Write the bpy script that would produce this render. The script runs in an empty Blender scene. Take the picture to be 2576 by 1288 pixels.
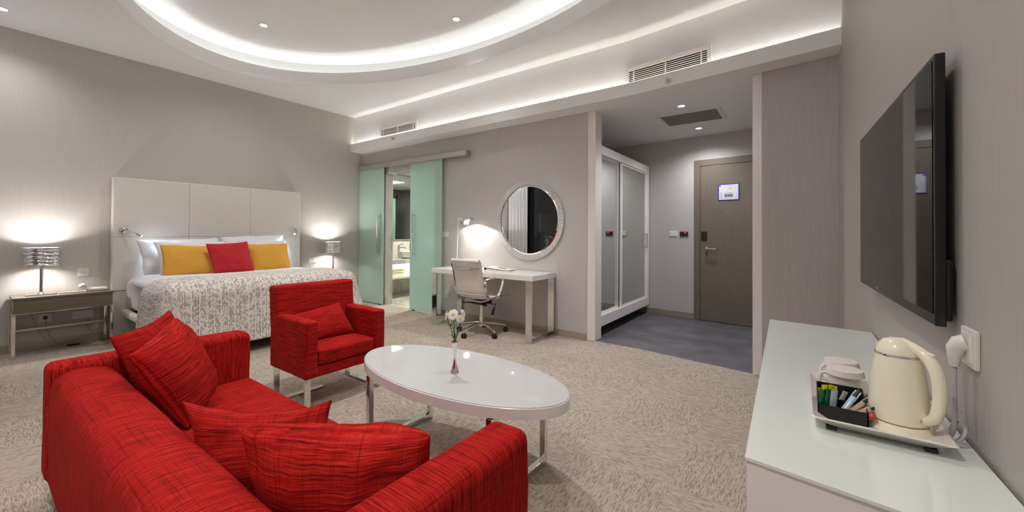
import bpy, bmesh, math, random
from mathutils import Matrix, Vector, noise as mnoise
random.seed(7)
R = math.radians
S = bpy.context.scene
COL = S.collection

# ------------------------------------------------------------------ camera
F_PX, YAW, PITCH, ROLL = 1001.88, R(35.786), R(0.607), R(0.339)
fw = Vector((-math.sin(YAW)*math.cos(PITCH), math.cos(YAW)*math.cos(PITCH), math.sin(PITCH)))
rt = Vector((math.cos(YAW), math.sin(YAW), 0)); up = rt.cross(fw)
r2 = rt*math.cos(ROLL) + up*math.sin(ROLL); u2 = -rt*math.sin(ROLL) + up*math.cos(ROLL)
cd = bpy.data.cameras.new('camera'); cam = bpy.data.objects.new('camera', cd); COL.objects.link(cam)
cam.matrix_world = Matrix(((r2.x, u2.x, -fw.x, 0), (r2.y, u2.y, -fw.y, 0), (r2.z, u2.z, -fw.z, 1.2), (0, 0, 0, 1)))
cd.sensor_fit = 'HORIZONTAL'; cd.sensor_width = 36; cd.lens = F_PX/2576*36
cd.shift_y = -(644-575.34)/2576; cd.clip_start = 0.02
S.camera = cam

# ------------------------------------------------------------------ world, exposure, light levels
w = bpy.data.worlds.new('night'); S.world = w; w.use_nodes = True
w.node_tree.nodes['Background'].inputs[0].default_value = (.02, .025, .04, 1)
w.node_tree.nodes['Background'].inputs[1].default_value = .3
S.view_settings.view_transform = 'Standard'; S.view_settings.look = 'None'
S.view_settings.gamma = 1; S.view_settings.use_curve_mapping = False
S.view_settings.exposure = 0.36
S.cycles.max_bounces = 12; S.cycles.diffuse_bounces = 8; S.cycles.glossy_bounces = 6; S.cycles.transmission_bounces = 8
S.cycles.sample_clamp_indirect = 6; S.cycles.caustics_reflective = False; S.cycles.caustics_refractive = False
OVAL_LED, SOFFIT_LED, DOWN_W, HALL_W = 13.0, 22.0, 40.0, 48.0
LAMP_W, READ_W, DESK_W, BATH_W = 30.0, 13.0, 15.0, 65.0

# ------------------------------------------------------------------ materials
def lin(r, g, b):
    f = lambda c: (c/255/12.92) if c/255 <= .04045 else ((c/255+.055)/1.055)**2.4
    return (f(r), f(g), f(b), 1)
class NT:
    def __init__(s, name):
        s.m = bpy.data.materials.new(name); s.m.use_nodes = True
        s.t = s.m.node_tree; s.b = s.t.nodes['Principled BSDF']
    def n(s, typ, **kw):
        nd = s.t.nodes.new(typ)
        for k, v in kw.items():
            if k in nd.inputs.keys() if isinstance(k, str) else False: nd.inputs[k].default_value = v
            else: setattr(nd, k, v)
        return nd
    def l(s, a, b): s.t.links.new(a, b)
    def coord(s, kind='Object', scale=(1, 1, 1), rot=(0, 0, 0)):
        tc = s.n('ShaderNodeTexCoord'); mp = s.n('ShaderNodeMapping')
        mp.inputs['Scale'].default_value = scale; mp.inputs['Rotation'].default_value = rot
        s.l(tc.outputs[kind], mp.inputs['Vector']); return mp.outputs[0]
    def noise(s, vec, scale=1, detail=2, rough=.5):
        nd = s.n('ShaderNodeTexNoise'); nd.inputs['Scale'].default_value = scale
        nd.inputs['Detail'].default_value = detail; nd.inputs['Roughness'].default_value = rough
        s.l(vec, nd.inputs['Vector']); return nd.outputs['Fac']
    def ramp(s, fac, stops):
        rp = s.n('ShaderNodeValToRGB'); e = rp.color_ramp.elements
        while len(e) > 1: e.remove(e[-1])
        e[0].position, e[0].color = stops[0]
        for p, c in stops[1:]:
            q = e.new(p); q.color = c
        s.l(fac, rp.inputs[0]); return rp.outputs[0]
    def math(s, op, a, b=None, c=None):
        nd = s.n('ShaderNodeMath'); nd.operation = op
        for i, v in enumerate((a, b, c)):
            if v is None: continue
            if isinstance(v, (int, float)): nd.inputs[i].default_value = v
            else: s.l(v, nd.inputs[i])
        return nd.outputs[0]
    def mix(s, fac, a, b, blend='MIX'):
        nd = s.n('ShaderNodeMix'); nd.data_type = 'RGBA'; nd.blend_type = blend
        for i, v in ((0, fac), (6, a), (7, b)):
            if isinstance(v, (int, float)): nd.inputs[i].default_value = v
            elif isinstance(v, tuple): nd.inputs[i].default_value = v
            else: s.l(v, nd.inputs[i])
        return nd.outputs[2]
    def bump(s, h, strength=.3, dist=.002):
        nd = s.n('ShaderNodeBump'); nd.inputs['Strength'].default_value = strength; nd.inputs['Distance'].default_value = dist
        s.l(h, nd.inputs['Height']); s.l(nd.outputs[0], s.b.inputs['Normal'])
    def setp(s, **kw):
        for k, v in kw.items(): s.b.inputs[k.replace('_', ' ')].default_value = v
def plain(name, col, rough=.5, metal=0, coat=0, **kw):
    t = NT(name); c = t.coord(); nz = t.noise(c, 14, 3)
    d = tuple(x*.975 for x in col[:3]) + (1,)
    t.l(t.ramp(nz, [(.3, d), (.7, col)]), t.b.inputs['Base Color'])
    t.setp(Roughness=rough, Metallic=metal, Coat_Weight=coat, **kw)
    return t.m
def glow(name, col, strength):
    t = NT(name); t.setp(Base_Color=col, Emission_Color=col, Emission_Strength=strength, Roughness=.4); return t.m
M = {}
def wallpaper(name, c1, c2):
    t = NT(name)
    a = t.noise(t.coord(scale=(330, 330, 6)), 1, 3, .6); b = t.noise(t.coord(scale=(110, 110, 2)), 1, 2)
    f = t.math('MULTIPLY_ADD', b, .2, t.math('MULTIPLY', a, .8))
    t.l(t.ramp(f, [(.4, c1), (.72, c2)]), t.b.inputs['Base Color'])
    t.setp(Roughness=.55); t.bump(a, .15, .001); return t.m
M['wallpaper'] = wallpaper('textured_wallpaper', lin(190, 185, 181), lin(199, 194, 190))
M['wallpaper_tv_dim'] = wallpaper('textured_wallpaper_dimmed', lin(172, 167, 162), lin(182, 177, 172))  # wallpaper copy darkened to stand in for weaker light on the TV wall
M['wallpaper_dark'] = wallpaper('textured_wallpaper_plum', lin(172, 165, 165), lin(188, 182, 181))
M['white'] = plain('white_plaster', lin(240, 240, 240), .7)
M['lacquer'] = plain('white_lacquer', lin(238, 234, 231), .25, coat=.3)
M['white_plastic'] = plain('white_plastic', lin(228, 224, 218), .35)
M['beige_plastic'] = plain('beige_plastic', lin(205, 192, 172), .4)
M['white_leather'] = plain('white_leatherette', lin(222, 217, 210), .42)
M['chrome'] = plain('chrome', (.78, .77, .75, 1), .07, 1)
M['steel'] = plain('brushed_steel', (.56, .53, .49, 1), .28, 1)
M['alu'] = plain('satin_aluminium', (.62, .60, .58, 1), .38, .85)
M['skirt'] = plain('polished_skirting', lin(176, 164, 150), .16, .35)
M['black'] = plain('black_plastic', (.006, .006, .007, 1), .28)
M['blackgloss'] = plain('glossy_black', (.004, .004, .006, 1), .22)
M['dark'] = plain('dark_void', (.01, .01, .012, 1), .8)
M['cotton'] = plain('white_cotton', lin(233, 233, 238), .85)
M['sheet'] = plain('white_sheet', lin(216, 210, 211), .85)
M['yellow'] = plain('yellow_cotton', lin(222, 164, 62), .85)
M['redplain'] = plain('red_cotton', lin(186, 20, 32), .8)
M['cream'] = plain('cream_plastic', lin(244, 239, 214), .14, coat=.6)
M['porcelain'] = plain('white_porcelain', lin(226, 220, 214), .2, coat=.4)
M['paper'] = plain('white_paper', lin(226, 219, 214), .75)
M['cable'] = plain('lilac_grey_cable', lin(190, 184, 196), .4)
M['clearcable'] = plain('clear_cable', lin(150, 140, 125), .3)
M['petal'] = plain('white_petals', lin(246, 238, 238), .7, Subsurface_Weight=.1)
M['pollen'] = plain('yellow_centre', lin(214, 200, 40), .8)
M['leaf'] = plain('green_leaf', lin(70, 104, 44), .6)
M['towel'] = plain('cream_towel', lin(236, 232, 206), .95)
M['green'] = plain('green_foil', lin(10, 96, 52), .25, coat=.5)
M['yellowfoil'] = plain('yellow_card', lin(236, 222, 20), .5)
M['bluefoil'] = plain('pale_blue_foil', lin(176, 200, 214), .2, coat=.5)
M['stickbrown'] = plain('brown_paper_stick', lin(176, 146, 120), .5)
M['stickwhite'] = plain('white_paper_stick', lin(214, 210, 205), .4)
M['redfoil'] = plain('red_foil', lin(180, 30, 20), .4)
M['blue'] = plain('blue_frame', lin(24, 32, 150), .4)
M['signblue'] = plain('blue_print', lin(20, 70, 170), .6)
M['signgreen'] = plain('green_print', lin(10, 92, 60), .6)
M['signyellow'] = plain('yellow_print', lin(220, 214, 60), .6)
M['signgrey'] = plain('grey_print', lin(150, 148, 160), .7)
M['signpink'] = plain('pink_print', lin(226, 196, 204), .7)
M['signwhite'] = plain('sign_paper', lin(226, 224, 234), .5)
M['greypanel'] = plain('grey_grille_panel', lin(120, 114, 112), .6)
M['night_glass'] = plain('dark_window_glass', (.01, .012, .014, 1), .03, coat=.4)
M['led'] = glow('warm_led', lin(251, 252, 249), OVAL_LED)
M['led2'] = glow('warm_led_soffit', lin(253, 249, 241), SOFFIT_LED)
M['bulb'] = glow('downlight_lens', (1, .97, .93, 1), 26)
M['bulb_cool'] = glow('cool_led_lens', (.85, .93, 1, 1), 30)
M['bulb_lamp'] = glow('lamp_bulb', (1, .95, .86, 1), 12)
M['led_bath'] = glow('vanity_led', lin(250, 246, 180), 10)
M['red_led'] = glow('red_digits', (1, .06, .04, 1), 2.0)

def carpet():
    t = NT('carpet_tiles')
    c = t.coord(); sp = t.n('ShaderNodeSeparateXYZ'); t.l(c, sp.inputs[0])
    fx = t.math('FLOOR', t.math('MULTIPLY', sp.outputs[0], 2)); fy = t.math('FLOOR', t.math('MULTIPLY', sp.outputs[1], 2))
    par = t.math('PINGPONG', t.math('ADD', fx, fy), 1)
    cell = t.math('FRACT', t.math('MULTIPLY', t.math('SINE', t.math('MULTIPLY_ADD', fx, 12.99, t.math('MULTIPLY', fy, 78.2))), 437.5))
    def dashes(along, across):
        row = t.math('FLOOR', t.math('MULTIPLY', across, 290))
        rnd = t.math('FRACT', t.math('MULTIPLY', t.math('SINE', t.math('MULTIPLY', row, 12.9898)), 4375.85))
        cv = t.n('ShaderNodeCombineXYZ'); t.l(t.math('MULTIPLY_ADD', along, 22, t.math('MULTIPLY', rnd, 60)), cv.inputs[0]); t.l(t.math('MULTIPLY', row, 3.713), cv.inputs[1])
        return t.noise(cv.outputs[0], 1, 2, .6)
    a = dashes(sp.outputs[0], sp.outputs[1]); b = dashes(sp.outputs[1], sp.outputs[0])
    mx = t.n('ShaderNodeMix'); t.l(par, mx.inputs[0]); t.l(a, mx.inputs[2]); t.l(b, mx.inputs[3])
    big = t.noise(c, 2.2, 2)
    f = t.math('ADD', mx.outputs[0], t.math('MULTIPLY_ADD', big, .08, t.math('MULTIPLY', cell, .025)))
    col = t.ramp(f, [(.44, lin(124, 114, 106)), (.53, lin(178, 164, 149)), (.66, lin(201, 187, 169)), (.8, lin(210, 197, 179))])
    fine = t.noise(t.coord(scale=(420, 420, 1)), 1, 2)
    t.l(t.mix(.35, col, t.ramp(fine, [(.35, lin(90, 84, 80)), (.65, lin(215, 203, 190))])), t.b.inputs['Base Color'])
    t.setp(Roughness=.95, Specular_IOR_Level=.1); t.bump(t.math('ADD', mx.outputs[0], fine), .6, .004); return t.m
M['carpet'] = carpet()
def slate():
    t = NT('grey_slate_tiles')
    c = t.coord(rot=(0, 0, R(6)))
    br = t.n('ShaderNodeTexBrick'); br.offset = .5; t.l(c, br.inputs['Vector'])
    br.inputs['Scale'].default_value = 1; br.inputs['Brick Width'].default_value = .6; br.inputs['Row Height'].default_value = .6
    br.inputs['Mortar Size'].default_value = .003; br.inputs['Color1'].default_value = lin(104, 101, 107); br.inputs['Color2'].default_value = lin(92, 89, 95)
    br.inputs['Mortar'].default_value = lin(70, 68, 72)
    nz = t.noise(c, 3.5, 5, .62)
    t.l(t.mix(.55, br.outputs[0], t.ramp(nz, [(.3, lin(72, 70, 76)), (.5, lin(104, 100, 106)), (.72, lin(132, 126, 128))])), t.b.inputs['Base Color'])
    t.setp(Roughness=.38); t.bump(nz, .12, .002); return t.m
M['slate'] = slate()
def wood(name, c1, c2, scale):
    t = NT(name); g = t.noise(t.coord(scale=scale), 1, 4, .6)
    t.l(t.ramp(g, [(.3, c1), (.7, c2)]), t.b.inputs['Base Color']); t.setp(Roughness=.4); t.bump(g, .06, .001); return t.m
M['doorwood'] = wood('taupe_veneer_door', lin(106, 96, 85), lin(118, 107, 95), (120, 120, 3))
M['nightwood'] = wood('taupe_veneer', lin(102, 93, 76), lin(126, 116, 98), (60, 4, 60))
def marble():
    t = NT('grey_marble'); nz = t.noise(t.coord(scale=(2, 2, 1)), 1.0, 6, .6)
    t.l(t.ramp(nz, [(.3, lin(186, 182, 172)), (.5, lin(204, 199, 190)), (.55, lin(172, 166, 156)), (.62, lin(206, 202, 193))]), t.b.inputs['Base Color'])
    t.setp(Roughness=.2); return t.m
M['marble'] = marble()
def frosted():
    t = NT('frosted_green_glass')
    t.setp(Base_Color=lin(206, 228, 219), Roughness=.16, Specular_IOR_Level=.5, Coat_Weight=.3, Coat_Roughness=.1)
    tr = t.n('ShaderNodeBsdfTranslucent'); tr.inputs[0].default_value = lin(206, 234, 222)
    mx = t.n('ShaderNodeMixShader'); mx.inputs[0].default_value = .34
    out = t.t.nodes['Material Output']; t.l(t.b.outputs[0], mx.inputs[1]); t.l(tr.outputs[0], mx.inputs[2]); t.l(mx.outputs[0], out.inputs[0]); return t.m
M['frost'] = frosted()
M['showerglass'] = plain('green_shower_glass', lin(120, 160, 140), .08)
def topglass(name, c, rough=.05):
    t = NT(name); nz = t.noise(t.coord(), 3, 1)
    t.l(t.ramp(nz, [(0, c), (1, tuple(x*.98 for x in c[:3]) + (1,))]), t.b.inputs['Base Color'])
    t.setp(Roughness=.5, Coat_Weight=1, Coat_Roughness=rough, Coat_IOR=1.5); return t.m
M['glass_top'] = topglass('white_back_painted_glass', lin(230, 237, 232))
M['table_top'] = topglass('white_high_gloss', lin(200, 200, 200), .03)
M['desk_top'] = topglass('white_desk_glass', lin(243, 243, 243), .08)
def mirror(name, tint):
    t = NT(name); t.setp(Base_Color=tint, Metallic=1, Roughness=.015); return t.m
M['mirror'] = mirror('silvered_mirror', (.86, .87, .84, 1))
M['mirror_w'] = mirror('wardrobe_mirror', (.74, .76, .73, 1))
M['screen'] = plain('black_screen', (.006, .006, .007, 1), .03, Specular_IOR_Level=.18)
def redfabric():
    t = NT('red_woven_fabric')
    uv = 'UV'
    a = t.noise(t.coord(uv, (6, 230, 1)), 1, 3, .65)          # long slubs
    b = t.noise(t.coord(uv, (22, 420, 1)), 1, 2, .6)          # short flecks
    d = t.noise(t.coord(uv, (4, 150, 1)), 1, 2)                # dark threads
    e = t.noise(t.coord(uv, (230, 3, 1)), 1, 2)               # cross threads
    wv = t.n('ShaderNodeTexWave'); wv.bands_direction = 'X'; wv.inputs['Scale'].default_value = 1
    t.l(t.coord(uv, (95, 1, 1)), wv.inputs['Vector']); wv.inputs['Distortion'].default_value = .6
    wh = t.n('ShaderNodeTexWave'); wh.bands_direction = 'Y'; wh.inputs['Scale'].default_value = 1
    t.l(t.coord(uv, (1, 95, 1)), wh.inputs['Vector']); wh.inputs['Distortion'].default_value = .6
    f = t.math('ADD', t.math('MULTIPLY', a, .65), t.math('MULTIPLY', b, .35))
    col = t.ramp(f, [(.36, lin(118, 13, 12)), (.5, lin(200, 33, 27)), (.64, lin(230, 60, 49))])
    dk = t.ramp(d, [(.56, (0, 0, 0, 1)), (.66, (1, 1, 1, 1))])
    ek = t.ramp(e, [(.56, (0, 0, 0, 1)), (.66, (1, 1, 1, 1))])
    wk = t.math('MULTIPLY', t.math('SUBTRACT', 1, wv.outputs['Fac']), .55)
    wk = t.math('ADD', wk, t.math('MULTIPLY', t.math('SUBTRACT', 1, wh.outputs['Fac']), .35))
    dark = lin(66, 8, 9)
    c1 = t.mix(t.math('MULTIPLY', dk, .55), col, dark); c2 = t.mix(t.math('MULTIPLY', ek, .38), c1, dark)
    c3 = t.mix(t.math('MULTIPLY', wk, .85), c2, dark)
    t.l(c3, t.b.inputs['Base Color']); t.setp(Roughness=.9, Specular_IOR_Level=.08)
    t.bump(t.math('ADD', a, wv.outputs['Fac']), .35, .0025); return t.m
M['redweave'] = redfabric()
def bedspread():
    t = NT('jacquard_bedspread'); P = .057
    uv = t.coord('UV'); sp = t.n('ShaderNodeSeparateXYZ'); t.l(uv, sp.inputs[0]); u, v = sp.outputs[0], sp.outputs[1]
    q = t.math('DIVIDE', v, P); st = t.math('FLOOR', q); fr = t.math('FRACT', q)
    odd = t.math('PINGPONG', st, 1); sgn = t.math('MULTIPLY_ADD', odd, 2, -1)
    # sheared glyph-like blocks, direction alternating from stripe to stripe
    us = t.math('ADD', u, t.math('MULTIPLY', t.math('MULTIPLY', fr, sgn), .045))
    vec = t.n('ShaderNodeCombineXYZ'); t.l(t.math('FLOOR', t.math('DIVIDE', us, .011)), vec.inputs[0]); t.l(t.math('FLOOR', t.math('MULTIPLY', q, 6)), vec.inputs[1])
    wn = t.n('ShaderNodeTexWhiteNoise'); wn.noise_dimensions = '2D'; t.l(vec.outputs[0], wn.inputs['Vector'])
    vec2 = t.n('ShaderNodeCombineXYZ'); t.l(t.math('FLOOR', t.math('DIVIDE', us, .022)), vec2.inputs[0]); t.l(t.math('FLOOR', t.math('MULTIPLY', q, 3)), vec2.inputs[1])
    wn2 = t.n('ShaderNodeTexWhiteNoise'); wn2.noise_dimensions = '2D'; t.l(vec2.outputs[0], wn2.inputs['Vector'])
    base = t.ramp(t.math('MULTIPLY_ADD', wn.outputs[0], .5, t.math('MULTIPLY', wn2.outputs[0], .5)),
                  [(.0, lin(170, 162, 157)), (.40, lin(176, 168, 162)), (.46, lin(206, 199, 193)), (.60, lin(228, 223, 217)), (1, lin(236, 231, 226))])
    ln = t.math('LESS_THAN', fr, .13)
    dash = t.math('MULTIPLY', t.math('LESS_THAN', t.math('FRACT', t.math('DIVIDE', u, .05)), .55), t.math('MULTIPLY', t.math('GREATER_THAN', fr, .93), odd))
    c1 = t.mix(ln, base, lin(238, 232, 222)); c2 = t.mix(dash, c1, lin(84, 80, 88))
    t.l(c2, t.b.inputs['Base Color']); t.setp(Roughness=.8, Sheen_Weight=.1)
    t.bump(wn.outputs[0], .15, .002); return t.m
M['spread'] = bedspread()
def ripple_shade():
    t = NT('rippled_chrome_shade'); nz = t.noise(t.coord(scale=(9, 9, 30)), 1, 2)
    t.setp(Base_Color=(.74, .74, .76, 1), Metallic=1, Roughness=.1); t.bump(nz, .7, .012); return t.m
M['shade'] = ripple_shade()

# ------------------------------------------------------------------ object helpers
def tag(o, label=None, cat=None, group=None, kind=None):
    for k, v in (('label', label), ('category', cat), ('group', group), ('kind', kind)):
        if v: o[k] = v
    return o
def thing(name, label, cat, loc=(0, 0, 0), rz=0, group=None):
    o = bpy.data.objects.new(name, None); COL.objects.link(o); o.empty_display_size = .05
    o.location = loc; o.rotation_euler = (0, 0, rz)
    return tag(o, label, cat, group)
def wmat(o):
    m = Matrix.Translation(o.location) @ o.rotation_euler.to_matrix().to_4x4()
    return wmat(o.parent) @ m if o.parent else m
class MB:
    def __init__(s): s.bm = bmesh.new()
    def _merge(s, b, mat=None):
        if mat is not None: bmesh.ops.transform(b, matrix=mat, verts=b.verts)
        me = bpy.data.meshes.new('t'); b.to_mesh(me); b.free(); s.bm.from_mesh(me); bpy.data.meshes.remove(me); return s
    def box(s, x0, y0, z0, x1, y1, z1, bev=0, seg=2, mat=None):
        b = bmesh.new(); bmesh.ops.create_cube(b, size=1)
        bmesh.ops.scale(b, vec=(abs(x1-x0), abs(y1-y0), abs(z1-z0)), verts=b.verts)
        bmesh.ops.translate(b, vec=((x0+x1)/2, (y0+y1)/2, (z0+z1)/2), verts=b.verts)
        if bev: bmesh.ops.bevel(b, geom=b.edges[:], offset=bev, segments=seg, profile=.5, affect='EDGES')
        return s._merge(b, mat)
    def cyl(s, p0, p1, r0, r1=None, seg=24):
        p0, p1 = Vector(p0), Vector(p1); r1 = r0 if r1 is None else r1; d = p1-p0
        b = bmesh.new(); bmesh.ops.create_cone(b, cap_ends=True, segments=seg, radius1=r0, radius2=max(r1, 1e-5), depth=d.length)
        q = Vector((0, 0, 1)).rotation_difference(d.normalized()).to_matrix().to_4x4()
        return s._merge(b, Matrix.Translation((p0+p1)/2) @ q)
    def sphere(s, c, r, sc=(1, 1, 1), seg=20):
        b = bmesh.new(); bmesh.ops.create_uvsphere(b, u_segments=seg, v_segments=max(6, seg//2), radius=r)
        return s._merge(b, Matrix.Translation(c) @ Matrix.Diagonal((*sc, 1)))
    def lathe(s, prof, c=(0, 0, 0), seg=40, caps=True, sc=(1, 1)):
        b = bmesh.new(); rings = []
        for r, z in prof:
            rings.append([b.verts.new((c[0]+sc[0]*r*math.cos(2*math.pi*k/seg), c[1]+sc[1]*r*math.sin(2*math.pi*k/seg), c[2]+z)) for k in range(seg)])
        for a, d in zip(rings, rings[1:]):
            for k in range(seg): b.faces.new((a[k], a[(k+1) % seg], d[(k+1) % seg], d[k]))
        if caps:
            if prof[0][0] > 1e-4: b.faces.new(rings[0][::-1])
            if prof[-1][0] > 1e-4: b.faces.new(rings[-1])
        return s._merge(b)
    def tube(s, pts, r, seg=10, closed=False, rect=None, upv=None):
        pts = [Vector(p) for p in pts]; n = len(pts); b = bmesh.new(); rings = []; prev = None
        for i, p in enumerate(pts):
            if closed: d = pts[(i+1) % n]-pts[i-1]
            else: d = pts[min(i+1, n-1)]-pts[max(i-1, 0)]
            d.normalize()
            if upv is not None: a = Vector(upv).cross(d); a = a.normalized() if a.length > 1e-6 else prev
            elif prev is None:
                a = d.orthogonal().normalized()
            else: a = (prev-d*prev.dot(d)).normalized()
            prev = a; c = d.cross(a); rr = r[i] if isinstance(r, (list, tuple)) else r
            if rect: sec = [(-rect[0]/2, -rect[1]/2), (rect[0]/2, -rect[1]/2), (rect[0]/2, rect[1]/2), (-rect[0]/2, rect[1]/2)]
            else: sec = [(rr*math.cos(2*math.pi*k/seg), rr*math.sin(2*math.pi*k/seg)) for k in range(seg)]
            rings.append([b.verts.new(p+a*x+c*y) for x, y in sec])
        m = len(rings[0])
        for i in range(n if closed else n-1):
            A, B = rings[i], rings[(i+1) % n]
            for k in range(m): b.faces.new((A[k], A[(k+1) % m], B[(k+1) % m], B[k]))
        if not closed: b.faces.new(rings[0][::-1]); b.faces.new(rings[-1])
        bmesh.ops.recalc_face_normals(b, faces=b.faces); return s._merge(b)
    def prism(s, poly, z0, z1, bev=0, seg=2, mat=None):
        b = bmesh.new(); lo = [b.verts.new((x, y, z0)) for x, y in poly]; f = b.faces.new(lo)
        e = bmesh.ops.extrude_face_region(b, geom=[f]); bmesh.ops.translate(b, vec=(0, 0, z1-z0), verts=[v for v in e['geom'] if isinstance(v, bmesh.types.BMVert)])
        bmesh.ops.recalc_face_normals(b, faces=b.faces)
        if bev: bmesh.ops.bevel(b, geom=b.edges[:], offset=bev, segments=seg, profile=.5, affect='EDGES')
        return s._merge(b, mat)
    def quad(s, *pts):
        vs = [s.bm.verts.new(p) for p in pts]; s.bm.faces.new(vs); return s
    def grid(s, fn, nu, nv, closed_u=False):
        V = [[s.bm.verts.new(fn(i/nu, j/nv)) for i in range(nu+(0 if closed_u else 1))] for j in range(nv+1)]
        L = len(V[0])
        for j in range(nv):
            for i in range(L if closed_u else L-1):
                s.bm.faces.new((V[j][i], V[j][(i+1) % L], V[j+1][(i+1) % L], V[j+1][i]))
        return s
    def done(s, name, mat, parent=None, world=True, sharp=35, uv=None, origin=None, subd=0):
        me = bpy.data.meshes.new(name); bm = s.bm
        if parent is not None and world: bmesh.ops.transform(bm, matrix=wmat(parent).inverted(), verts=bm.verts)
        if origin: bmesh.ops.translate(bm, vec=-Vector(origin), verts=bm.verts)
        bm.normal_update()
        if uv:
            lay = bm.loops.layers.uv.new('UVMap')
            for f in bm.faces:
                n = f.normal; k = max(range(3), key=lambda i: abs(n[i])); a, c = uv[k]
                for l in f.loops: l[lay].uv = (l.vert.co[a], l.vert.co[c]+.37*k)
        bm.to_mesh(me); bm.free()
        me.materials.append(M[mat] if isinstance(mat, str) else mat)
        me.shade_smooth(); me.set_sharp_from_angle(angle=R(sharp))
        o = bpy.data.objects.new(name, me); COL.objects.link(o)
        wn = o.modifiers.new('n', 'WEIGHTED_NORMAL'); wn.keep_sharp = True; wn.weight = 60
        if origin: o.location = origin
        if parent is not None: o.parent = parent
        if subd: md = o.modifiers.new('s', 'SUBSURF'); md.levels = md.render_levels = subd
        return o
def struct(name, mb, mat, **kw): return tag(mb.done(name, mat, **kw), kind='structure')
def light(kind, loc, power, parent=None, size=.05, col=(1, .95, .88), spot=None, blend=.5, aim=None):
    l = bpy.data.lights.new('light', kind); l.energy = power; l.color = col
    o = bpy.data.objects.new('light', l); COL.objects.link(o)
    if kind in ('POINT', 'SPOT'): l.shadow_soft_size = size
    if kind == 'AREA': l.size = size
    if spot: l.spot_size = R(spot); l.spot_blend = blend
    o.location = loc
    if aim is not None: o.rotation_euler = Vector(aim).to_track_quat('-Z', 'Y').to_euler()
    if parent is not None:
        o.parent = parent; o.matrix_parent_inverse = wmat(parent).inverted()
    return o

# ------------------------------------------------------------------ room shell
XB, YD, YW, ZC = -6.24, 4.14, -.33, 3.17          # bed wall, desk wall, window wall, ceiling
OC, OA, OB = (-2.90, 1.93), 2.75, 1.553           # oval recess
tx = lambda y: .31 - .0228*(y-1.065)              # TV wall
NSEG = 120
ell = lambda a, b, k: (OC[0]+a*math.cos(2*math.pi*k/NSEG), OC[1]+b*math.sin(2*math.pi*k/NSEG))
struct('floor', MB().prism([(XB, YW), (tx(YW), YW), (tx(3.9), 3.9), (-.26, 3.985), (-.33, 4.005), (-1.39, 4.16), (XB, 4.16)], -.05, 0), 'carpet')
struct('floor_hall', MB().prism([(-2.42, 4.16), (-1.39, 4.16), (-.33, 4.005), (-.1, 3.99), (-.1, 6.2), (-2.42, 6.2)], -.05, -.002), 'slate')
struct('floor_bathroom', MB().box(-7, 4.161, -.05, -2.6, 7.2, -.003), 'marble')
struct('wall_bed', MB().box(XB-.1, YW-.1, 0, XB, 4.14, 3.6), 'wallpaper')
m = MB(); m.box(XB-.9, YD, 0, -5.58, YD+.13, 2.62); m.box(-5.58, YD, 2.19, -4.36, YD+.13, 2.62); m.box(-4.36, YD, 0, -1.94, YD+.13, 2.62)
struct('wall_desk', m, 'wallpaper')
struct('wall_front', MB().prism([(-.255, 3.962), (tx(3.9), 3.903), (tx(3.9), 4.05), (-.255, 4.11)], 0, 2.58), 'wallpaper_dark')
struct('wall_television', MB().prism([(tx(YW-.1), YW-.1), (tx(YW-.1)+.1, YW-.1), (tx(4.1)+.1, 4.1), (tx(4.1), 4.1)], 0, 3.6), 'wallpaper_tv_dim')
# upper wall above the dropped soffit, with its bend
UW = [(XB, 3.978), (-1.425, 3.978), (tx(3.78), 3.775)]
struct('wall_upper', MB().prism(UW + [(tx(3.95), 3.95), (-1.4, 4.12), (XB, 4.12)], 2.6, 3.6), 'white')
# lower ceiling with the elliptical opening
poly = [(XB, YW), (tx(YW), YW), (tx(3.78), 3.775), (-1.425, 3.978), (XB, 3.978)]
def hit(dx, dy):
    best = 1e9
    for (x0, y0), (x1, y1) in zip(poly, poly[1:]+poly[:1]):
        ex, ey = x1-x0, y1-y0; den = dx*ey-dy*ex
        if abs(den) < 1e-9: continue
        t = ((x0-OC[0])*ey-(y0-OC[1])*ex)/den; q = ((x0-OC[0])*dy-(y0-OC[1])*dx)/den
        if t > 0 and -1e-6 <= q <= 1+1e-6: best = min(best, t)
    return (OC[0]+dx*best, OC[1]+dy*best)
angs = sorted([2*math.pi*k/NSEG for k in range(NSEG)] + [math.atan2((y-OC[1])/OB, (x-OC[0])/OA) % (2*math.pi) for x, y in poly])
m = MB(); inn = [(OC[0]+OA*math.cos(a), OC[1]+OB*math.sin(a)) for a in angs]; outp = [hit(OA*math.cos(a), OB*math.sin(a)) for a in angs]
for k in range(len(angs)):
    j = (k+1) % len(angs)
    m.quad((*inn[k], ZC), (*outp[k], ZC), (*outp[j], ZC), (*inn[j], ZC)); m.quad((*inn[k], ZC+.03), (*inn[j], ZC+.03), (*outp[j], ZC+.03), (*outp[k], ZC+.03))
struct('ceiling', m, 'white')
# oval lip, trough and raised ceiling
def ring(a0, b0, z0, a1, b1, z1):
    m = MB()
    for k in range(NSEG):
        m.quad((*ell(a0, b0, k), z0), (*ell(a0, b0, k+1), z0), (*ell(a1, b1, k+1), z1), (*ell(a1, b1, k), z1))
    return m
m = ring(OA, OB, ZC, OA, OB, 3.325)
m.bm.faces.ensure_lookup_table()
for A in ((OA, OB, 3.325, OA+.025, OB+.025, 3.325), (OA+.025, OB+.025, 3.325, OA+.025, OB+.025, 3.2)):
    for k in range(NSEG): m.quad((*ell(A[0], A[1], k), A[2]), (*ell(A[0], A[1], k+1), A[2]), (*ell(A[3], A[4], k+1), A[5]), (*ell(A[3], A[4], k), A[5]))
bmesh.ops.remove_doubles(m.bm, verts=m.bm.verts, dist=1e-5); bmesh.ops.recalc_face_normals(m.bm, faces=m.bm.faces)
struct('trim_1', m, 'white', sharp=30)
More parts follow.
